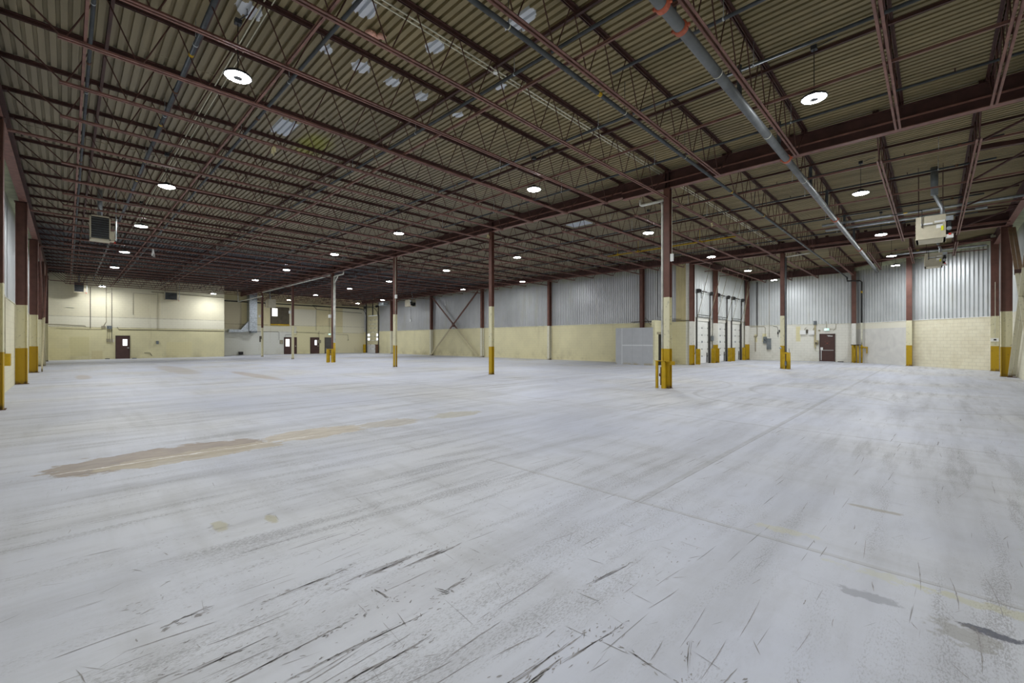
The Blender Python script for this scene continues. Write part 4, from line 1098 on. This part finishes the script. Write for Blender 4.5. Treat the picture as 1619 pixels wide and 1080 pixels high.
# ---------------------------------------------------------------- X braces
def brace(label, pts, mat, w_, loc=(0, 0, 0), nm='cross_brace', gap=.05, axis='x'):
    t = thing(nm, label, 'brace', pts[0])
    o_ = Vector(pts[0]) * 1.0
    t.location.z = 0; o_.z = 0
    for (a, b) in zip(pts[::2], pts[1::2]):
        a = Vector(a) - o_; b = Vector(b) - o_
        off = Vector((0, gap, 0)) if axis == 'x' else Vector((gap, 0, 0))
        m = MB()
        for sgn in (-1, 1):
            dvec = (b - a).normalized()
            side = dvec.cross(Vector((0, 1, 0)) if axis == 'x' else Vector((1, 0, 0))).normalized() * (w_ * .5)
            m.bar(a + side * sgn, b + side * sgn, .02 if axis == 'x' else .02, w_ * .9, up=(0, 1, 0) if False else (0, 0, 1))
        m.build('brace_member', M[mat], t)
    return t
def ang(a, b, w_, nrm):
    """pair of flat channels side by side in a plane with normal nrm"""
    a = Vector(a); b = Vector(b); d_ = (b - a).normalized(); nv = Vector(nrm); s_ = d_.cross(nv).normalized()
    m = MB()
    for sg in (-1, 1):
        c0 = a + s_ * sg * w_ * .56; c1 = b + s_ * sg * w_ * .56
        for (da, db, u0, u1) in ((-w_ / 2, w_ / 2, -.006, .006), (-w_ / 2, -w_ / 2 + .01, -.05, 0), (w_ / 2 - .01, w_ / 2, -.05, 0)):
            vs = []
            for p_ in (c0, c1):
                for (q, r_) in ((da, u0), (db, u0), (db, u1), (da, u1)):
                    vs.append(p_ + s_ * q + nv * r_)
            m.add(vs, [(0, 1, 2, 3), (7, 6, 5, 4), (0, 4, 5, 1), (1, 5, 6, 2), (2, 6, 7, 3), (3, 7, 4, 0)])
    return m
t = thing('cross_brace', 'brown and cream steel X brace between two columns of the north wall', 'brace', (-36.4, 28.55, 0))
ang((-3.95, 0, 6.55), (3.95, 0, .1), .075, (0, -1, 0)).build('brace_member', M['brace_steel'], t)
ang((3.95, -.09, 6.55), (-3.95, -.09, .1), .075, (0, -1, 0)).build('brace_member', M['brace_steel'], t)
MB().box(-.22, .22, -.06, -.04, 3.1, 3.55).build('gusset_plate', M['steel_dark'], t)
t = thing('cross_brace', 'heavy double channel X brace standing before the right wall, cream below', 'brace', (2.43, 25.35, 0))
def angx(a, b, w_):
    d_ = (Vector(b) - Vector(a)).normalized()
    n_ = d_.cross(Vector((1, 0, 0)))
    if n_.y > 0: n_ = -n_
    return ang(a, b, w_, n_)
angx((.0, 3.2, 6.5), (.0, -3.3, .05), .105).build('brace_member', M['brace_east'], t)
angx((.0, 3.2, .05), (.0, -3.3, 6.5), .105).build('brace_member', M['brace_east'], t)
MB().box(-.13, .13, .95, 1.0, 4.2, 4.42).build('splice_plate', M['steel_dark'], t)
MB().box(-.14, .14, 3.05, 3.3, 0, .02).build('foot_plate', M['rust'], t)
t = thing('cross_brace', 'grey channel X brace on the left wall beyond the yellow-footed columns', 'brace', (-36.4, -.93, 0))
ang((-4.1, 0, .1), (4.1, 0, 6.4), .1, (0, 1, 0)).build('brace_member', M['brace_steel'], t)
ang((-4.1, .08, 6.4), (4.1, .08, .1), .1, (0, 1, 0)).build('brace_member', M['brace_steel'], t)

# ---------------------------------------------------------------- heaters
def heater_louvred(x, y, z, w_, h_, label, flue=True, dp=.5):
    """faces +X; (x,y,z) is centre of the front face"""
    t = thing('unit_heater', label, 'unit heater', (x, y, z - h_ / 2))
    m = MB().box(-dp, -.04, -w_ / 2, w_ / 2, 0, h_)
    m.box(-.04, 0, -w_ / 2, -w_ / 2 + .035, 0, h_).box(-.04, 0, w_ / 2 - .035, w_ / 2, 0, h_).box(-.04, 0, -w_ / 2, w_ / 2, 0, .05).box(-.04, 0, -w_ / 2, w_ / 2, h_ - .05, h_)
    m.build('cabinet', M['box_beige'], t)
    MB().box(-.039, -.03, -w_ / 2 + .035, w_ / 2 - .035, .05, h_ - .05).build('louvre_recess', M['black'], t)
    lv = MB(); n_ = 9
    for k in range(n_):
        z0 = .06 + k * (h_ - .12) / n_
        lv.bar((-.015, -w_ / 2 + .04, z0 + .04), (-.015, w_ / 2 - .04, z0 + .04), .05, .008, up=(.5, 0, .86))
    lv.build('louvres', M['box_grey'], t)
    MB().box(-dp * .8, -.05, w_ / 2, w_ / 2 + .12, .02, h_ * .42).build('gas_valve_box', M['box_beige'], t)
    MB().tube([(-.1, w_ / 2 + .16, .05), (-.1, w_ / 2 + .16, DECK - z + h_ / 2)], .018, 8).build('gas_pipe', M['galv'], t)
    MB().box(-.12, -.08, w_ / 2 + .1, w_ / 2 + .15, -.06, -.0).build('red_valve', M['red'], t)
    top = DECK - (z - h_ / 2)
    r_ = MB()
    for sx in (-dp + .05, -.08):
        for sy in (-w_ / 2 + .05, w_ / 2 - .05): r_.tube([(sx, sy, h_), (sx, sy, top)], .007, 5)
    r_.build('hanger_rods', M['steel_dark'], t)
    if flue: MB().tube([(-dp * .6, 0, h_), (-dp * .6, 0, top)], .075, 12).build('flue', M['galv'], t, True)
    return t
heater_louvred(-22.2, .87, 5.78, .56, .9, 'beige louvred unit heater hanging in the air near the left wall', dp=.55)
heater_louvred(-51.3, .72, 6.1, .62, .85, 'beige louvred unit heater at the left end of the west wall', dp=.45)
heater_louvred(-51.75, 6.9, 5.85, .95, .75, 'wide dark louvred unit heater high on the west wall above middle', False, dp=.4)
def heater_box(x0, x1, y, z0, z1, dp, label, side=1, full=True):
    """cabinet with controls on one end; rear faces -Y"""
    t = thing('unit_heater', label, 'unit heater', ((x0 + x1) / 2, y, z0))
    hw_ = (x1 - x0) / 2; h_ = z1 - z0; top = DECK - z0
    MB().box(-hw_, hw_, 0, dp, .0, h_).box(-hw_ - .01, hw_ + .01, -.008, dp + .01, 0, .03).build('cabinet', M['box_beige'], t)
    m = MB()
    for k in range(6): m.box(-hw_ + .05, hw_ - .05, .02, dp - .05, -.012, 0) if k == 0 else m.box(-hw_, -hw_ - .012, .05, dp - .05, .05 + k * h_ / 7, .07 + k * h_ / 7)
    m.build('louvres', M['box_beige'], t)
    s_ = side
    cb_ = MB()
    for (a, b, c_, d_, e, f_) in ((.0, .1, .1, .5, .05, .3), (.02, .14, .15, .35, .34, .44), (0, .08, .45, .7, .1, .45), (.03, .12, .0, .12, .2, .5)):
        cb_.box(s_ * (hw_ + a), s_ * (hw_ + b), c_, d_, e, f_)
    cb_.tube([(s_ * (hw_ + .08), .2, .45), (s_ * (hw_ + .08), .2, .6), (s_ * (hw_ + .02), .3, .62)], .03, 8)
    cb_.build('controls', M['black'], t)
    MB().tube([(s_ * (hw_ + .07), -.02, .26), (s_ * (hw_ + .07), .06, .26)], .06, 12).box(s_ * hw_, s_ * (hw_ + .17), 0, .1, .52, .66).build('burner_parts', M['galv'], t)
    MB().box(s_ * (hw_), s_ * (hw_ + .17), .02, .2, -.02, .08).build('valve_housing', M['box_white'], t)
    MB().box(s_ * (hw_ + .06), s_ * (hw_ + .12), -.01, .02, .06, .11).build('red_knob', M['red'], t)
    fx = s_ * (hw_ - .12)
    fl_ = MB().tube([(fx + .05, .4, h_ * .7), (fx + .05, .4, h_ + .25), (fx, .4, h_ + .4), (fx - .12, .4, h_ + .7), (fx - .14, .4, h_ + .78)], .055, 12)
    fl_.build('flue_pipe', M['galv'], t, True)
    if top > h_ + .8: MB().tube([(fx - .14, .4, h_ + .75), (fx - .14, .4, top)], .095, 14).build('vent_collar', M['box_grey'], t, True)
    r_ = MB()
    for sx in (-hw_ + .06, hw_ - .06):
        for sy in (.08, dp - .08): r_.tube([(sx, sy, h_), (sx, sy, top)], .007, 5)
    r_.build('hanger_rods', M['steel_dark'], t)
    if full:
        MB().box(-hw_ + .12, -hw_ + .4, -.012, 0, h_ * .62, h_ * .7).box(-hw_ + .44, hw_ - .02, -.012, 0, h_ * .67, h_ * .75).box(hw_ - .22, hw_ - .07, -.012, 0, h_ * .42, h_ * .58).build('white_labels', M['box_white'], t)
        MB().box(hw_ - .11, hw_ - .05, -.014, -.0125, h_ * .30, h_ * .50).build('yellow_sticker', M['sticker_yellow'], t)
        MB().tube([(-hw_ + .15, -.05, h_ * .5), (-hw_ + .15, -.05, h_ + .2), (-hw_ - .6, -.05, h_ + .2)], .014, 8).tube([(-hw_ + .15, -.05, h_ * .6), (hw_ - .2, -.05, h_ * .6), (hw_ + .02, .05, h_ * .62)], .01, 6).build('gas_pipe', M['black'], t)
        MB().tube([(-hw_ - .3, -.05, h_ + .2), (-hw_ - .2, -.05, h_ + .2)], .017, 8).build('yellow_band', M['yellow'], t)
    return t
heater_box(-.42, .28, 19.5, 4.88, 5.62, 1.0, 'large beige gas unit heater hanging upper right, nearer of the two')
heater_box(-.33, .32, 30.5, 5.36, 6.02, .9, 'smaller-looking beige gas unit heater hanging upper right, farther of the two')
heater_box(-49.9, -48.95, 14.45, 5.1, 5.9, .7, 'beige unit heater with black controls at left, beside farthest interior column', side=-1, full=False)
heater_box(-43.5, -42.5, 27.1, 5.55, 6.3, .8, 'beige unit heater with black controls near the grey north wall', side=1, full=False)
conduit('thermostat wire down grey siding to small white box below north wall heater', [(-45.1, 28.86, 6.5), (-45.1, 28.86, 4.2)], .012, 'cond_dark', ((-45.1, 28.85, 4.08, .1, .05, .14),), bm='box_white')
tag(MB().box(-49.4, -48.2, 27.0, 27.6, 6.0, 6.5).tube([(-49, 27.3, 6.5), (-49, 27.3, DECK)], .02, 6).build('hanging_box', M['galv']), 'small grey hanging box near top of north wall heater', 'box')

# ---------------------------------------------------------------- fittings on interior columns
t = thing('downspout', 'white rainwater pipe down the left side of nearest column, yellow at its foot', 'downpipe', (-6.51, 13.93, 0))
MB().tube([(0, 0, 1.31), (0, 0, 6.1), (-.02, 0, 6.2)], .045, 12).build('pipe', M['white_pipe'], t, True)
MB().tube([(0, 0, 0), (0, 0, 1.31)], .045, 12).build('yellow_foot', M['yellow'], t, True)
MB().tube([(.05, 0, 6.27), (-.75, 0, 6.27), (-.8, 0, 6.3), (-.8, 0, 6.48)], .045, 12).build('top_arm', M['white_pipe'], t, True)
t = thing('post_guard', 'yellow post and channel guard at the foot of nearest column', 'guard', (-6.55, 13.75, 0))
MB().box(-.10, -.03, -.05, .02, 0, .9).build('post', M['yellow'], t)
MB().box(.1, .2, -.04, .06, 0, .9).box(.2, .22, -.04, .06, 0, .9).build('post', M['yellow'], t)
MB().box(-.13, .35, -.06, .06, .9, .915).build('top_plate', M['yellow'], t)
MB().lathe([(0, -.06), (.05, -.05), (.065, 0), (.05, .05), (0, .06)], 12, (.05, .03, .44)).tube([(.05, .03, .1), (.05, .03, .7)], .02, 8).build('valve', M['rust'], t, True)
MB().box(.3, .5, .06, .1, .78, .9).build('bracket', M['yellow'], t)
t = thing('wire_switch', 'white box hanging on a thin wire at right side of nearest column', 'control box', (-6.14, 13.82, 4.3))
MB().box(-.045, .045, -.03, .03, -.12, .12).build('case', M['box_white'], t); MB().tube([(0, 0, .12), (0, 0, 2.3)], .006, 5).build('wire', M['conduit'], t)
t = thing('wire_switch', 'white box on thin conduit at right side of third interior column', 'control box', (-23.3, 13.85, 4.15))
MB().box(-.0, .13, -.05, .05, .0, .22).build('case', M['box_white'], t); MB().tube([(0, 0, -4.15), (0, 0, 2.5)], .014, 6).build('wire', M['conduit'], t)
for x, z, lb in ((-40.85, 4.15, 'small white box on column in front of the door with lit panes'), (-49.42, 4.15, 'small white box on the farthest interior column'), (-32.5, 3.45, 'small white round box on the column beside pale downpipe')):
    tag(MB().box(x - .12, x + .12, 13.72, 13.85, z - .12, z + .12).box(x - .04, x + .1, 13.7, 13.72, z - .06, z + .06).build('column_box', M['box_white']), lb, 'control box')
tag(MB().box(-49.42, -49.32, 13.74, 13.85, 1.5, 2.1).box(-49.14, -49.05, 13.74, 13.85, 1.8, 2.1).build('column_box', M['cond_dark']), 'pair of dark boxes low on the farthest interior column', 'control box')
t = thing('downspout', 'thick pale rainwater pipe beside fourth interior column with angled top arm', 'downpipe', (-31.98, 13.9, 0))
MB().tube([(0, 0, 1.45), (0, 0, 6.4)], .085, 14).build('pipe', M['white_pipe'], t, True)
MB().tube([(0, 0, 0), (0, 0, 1.45)], .08, 14).build('yellow_foot', M['yellow'], t, True)
MB().tube([(0, 0, 6.4), (1.5, 0, 6.42), (1.55, 0, 6.6)], .05, 10).tube([(.1, 0, 5.95), (.65, 0, 6.4)], .04, 8).build('top_arm', M['white_pipe'], t, True)
t = thing('rain_pipe', 'long pale pipe slung under girder west of the column with bollards', 'pipe', (-32.4, 13.75, 6.5))
MB().tube([(0, 0, 0), (-16, 0, 0)], .055, 10).build('pipe', M['white_pipe'], t, True)
tag(MB().tube([(-48.5, 13.7, 6.1), (-55, 13.2, 5.95), (-55.2, 13.2, 7.25)], .05, 8).build('rain_pipe', M['white_pipe']), 'short pale pipe near top of the farthest interior column', 'pipe')
t = thing('bollard_cage', 'cluster of yellow posts around foot of thick pale downpipe', 'guard', (-32.1, 13.8, 0))
for (dx, dy) in ((-.26, -.15), (-.02, -.35), (.27, -.12)):
    MB().box(dx - .075, dx + .075, dy - .06, dy + .06, 0, 1.0).build('post', M['yellow'], t)
MB().box(-.3, .3, -.2, -.1, .55, .65).box(-.3, .3, -.24, -.1, .94, 1.0).build('rail', M['yellow'], t)
t = thing('downspout', 'grey pipe down the right side of guard-tube column', 'downpipe', (-6.02, 28.5, 0))
MB().tube([(0, 0, 0.0), (0, 0, 6.35)], .05, 12).build('pipe', M['pipe_main'], t, True)
MB().tube([(0, 0, 6.35), (1.15, 0, 6.42)], .035, 8).build('top_arm', M['white_pipe'], t, True)
t = thing('tube_guard', 'yellow half-round steel guard and hose at foot of guard-tube column', 'guard', (-5.9, 28.28, 0))
MB().tube([(.05, 0, 0), (.05, 0, .93)], .11, 16).build('guard_tube', M['yellow'], t, True)
MB().box(-.22, -.1, -.08, .05, 0, .93).box(-.3, .05, -.1, -.06, .86, .95).build('channel', M['yellow'], t)
MB().tube([(.1, 0, .93), (.08, 0, 1.15)], .018, 8).box(-.1, -.02, -.13, -.08, .2, .45).build('valve_stem', M['box_grey'], t)
tag(MB().tube([(-6.25, 28.38, 1.18), (-6.25, 28.33, 1.18)], .06, 12).build('hose_coupling', M['galv'], None, True), 'metal disc fitting on the yellow part of guard-tube column', 'fitting')

# left wall conduit and boxes
t = conduit('painted conduit on left wall ending in a yellow box near the first wall column', [(-19.1, YS + .03, 6.0), (-19.1, YS + .03, 2.95), (-18.7, YS + .08, 2.8), (-18.7, YS + .08, 1.35), (-19.2, YS + .05, 1.2)], .02, 'cond_paint')
MB().box(-.22, .1, .02, .14, -5.15, -4.8).build('yellow_box', M['yellow'], t)

# far wall equipment -------------------------------------------------------
Y3 = YF - .03
conduit('black riser pipe on far wall near the dock corner', [(-10.69, Y3 - .02, 6.6), (-10.69, Y3 - .02, 2.9)], .04, 'black')
conduit('brown painted lower riser near the dock corner with bent foot', [(-10.69, Y3, 2.9), (-10.69, Y3, 2.0), (-10.82, Y3, 1.9), (-10.82, Y3, .7)], .035, 'cond_paint', ((-10.82, Y3, 1.98, .12, .05, .05),))
conduit('thin horizontal conduit run atop the white block of far wall', [(-11.2, Y3, 2.8), (-10.2, Y3, 2.8), (-10.08, Y3, 2.7), (-10.08, Y3, 1.8)], .018, 'cond_paint')
conduit('tall thin conduit dropping to the grey panel on far wall', [(-9.79, Y3, 6.7), (-9.79, Y3, 1.9)], .018, 'cond_paint')
t = thing('electric_panel', 'grey electrical disconnect pair on white far wall left of guard-tube column', 'electrical box', (-9.95, YF, 1.3))
MB().box(-.27, -.02, -.12, 0, .1, .65).build('upper_case', M['box_grey'], t); MB().box(.0, .3, -.15, 0, -.4, .5).build('lower_case', M['box_grey'], t)
MB().tube([(-.18, -.13, .45), (-.1, -.15, .3)], .02, 6).build('lever', M['black'], t)
conduit('hanging black pull switch beside an ivory box behind guard-tube column', [(-9.5, Y3, 2.82), (-9.2, Y3, 2.75), (-9.15, Y3, 2.5), (-9.15, Y3, 1.9)], .016, 'cond_dark', ((-9.15, Y3 - .02, 2.25, .04, .04, .1), (-9.0, Y3, 2.4, .08, .05, .1)), bm='black')
for x, z, lb in ((-7.42, 2.3, 'left one of two white junction boxes left of the far exit sign'), (-6.86, 2.28, 'right one of two white junction boxes left of the far exit sign')):
    t = thing('junction_box', lb, 'electrical box', (x, YF, z))
    MB().box(-.2, .2, -.14, 0, -.2, .14).build('case', M['box_white'], t); MB().tube([(.1, -.05, .14), (.15, -.05, .3), (.24, -.05, .34)], .018, 6).build('conduit', M['cond_paint'], t)
tag(MB().tube([(-7.14, YF, 2.42), (-7.14, YF - .1, 2.42)], .07, 12).box(-7.2, -7.1, YF - .06, YF, 2.2, 2.5).build('wall_bell', M['cond_dark']), 'dark round bell between the two white junction boxes', 'bell')
tag(MB().tube([(-6.36, YF, 2.4), (-6.36, YF - .08, 2.4)], .06, 12).build('wall_bell', M['cond_paint']), 'small round bell between junction boxes and far exit sign', 'bell')
t = thing('wall_riser', 'cream boxed riser with meter and looped pipe left of the brown exit door', 'pipe', (-6.62, YF, 0))
MB().box(-.07, .05, -.06, 0, 1.0, 2.95).build('duct_strip', M['brace_cream'], t)
MB().tube([(0, -.05, 2.85), (0, -.05, 3.15)], .1, 12).build('cap', M['box_grey'], t)
MB().tube([(-.02, -.08, 1.1), (0, -.1, .85), (.12, -.1, .8), (.22, -.08, .85)], .025, 6).build('loop', M['conduit'], t)
MB().box(.0, .2, -.12, -.02, 1.3, 1.65).lathe([(0, -.06), (.07, -.05), (.08, 0), (.07, .05), (0, .06)], 12, (.1, -.12, 1.45)).build('meter', M['brace_cream'], t)
MB().box(.04, .12, -.2, -.12, 1.35, 1.5).build('meter_face', M['cond_dark'], t)
tag(MB().box(-5.2, -4.85, YF - .12, YF, 0, .05).build('floor_block', M['black']), 'dark block on floor right of the far brown exit door', 'block')
conduit('thin conduit on far wall right of the far exit sign', [(-5.3, Y3, 2.9), (-5.33, Y3, 2.55), (-5.5, Y3, 2.35)], .014, 'cond_paint')
t = thing('corner_box', 'small white box with dark face on the corner column at slanted wall', 'control box', (2.3, 33.72, 1.65))
MB().box(-.16, .12, -.07, 0, -.1, .08).build('case', M['box_white'], t); MB().box(-.06, .04, -.075, -.07, -.05, .03).build('dark_face', M['black'], t)
MB().tube([(0, -.02, .08), (0, -.02, 3.0)], .012, 6).build('conduit', M['conduit'], t)
tag(MB().bar((-11.2, 40.1, 6.6), (-11.35, 39.45, 3.1), .04, .04).build('corner_strut', M['cond_paint']), 'thin slanting strut in front of dock corner column', 'strut')

# little things caught in the roof steel ------------------------------------
def rag(x, y, z, L, label, mat='rag'):
    m = MB()
    for k in range(5):
        a = random.uniform(0, 6.28); r0 = random.uniform(.01, .05)
        pts = [(0, 0, 0)]
        for q in range(1, 5):
            pts.append((math.cos(a) * r0 * q * .5 + random.uniform(-.02, .02), math.sin(a) * r0 * q * .5 + random.uniform(-.02, .02), -L * q / 4 * random.uniform(.5, 1)))
        m.tube(pts, [.006, .022, .018, .012, .006], 5)
    tag(m.build('hanging_rag', M[mat], None, True, (x, y, z)), label, 'rag')
rag(-11.485, 3.52, 6.33, .3, 'pale torn rag dangling from a joist chord left of centre')
rag(-28.635, 3.07, 6.33, .6, 'white strip dangling above the west end lamps', 'box_white')
rag(-6.34, 17.96, 6.33, .3, 'pale torn rag dangling right of nearest column top')
rag(-15.0, 13.8, 6.6, .35, 'pale wire tangle dangling at top of second interior column')
fm = MB()
for k in range(9):
    fm.lathe([(0, -.05), (.045, -.03), (.06, 0), (.04, .035), (0, .05)], 8, (random.uniform(-.07, .07), random.uniform(-.16, .16), random.uniform(-.03, .03)))
tag(fm.build('insulation_fluff', M['fluff'], None, True, (-7.35, 4.0, 7.2)), 'tuft of pink insulation poking from the deck above centre left', 'insulation')
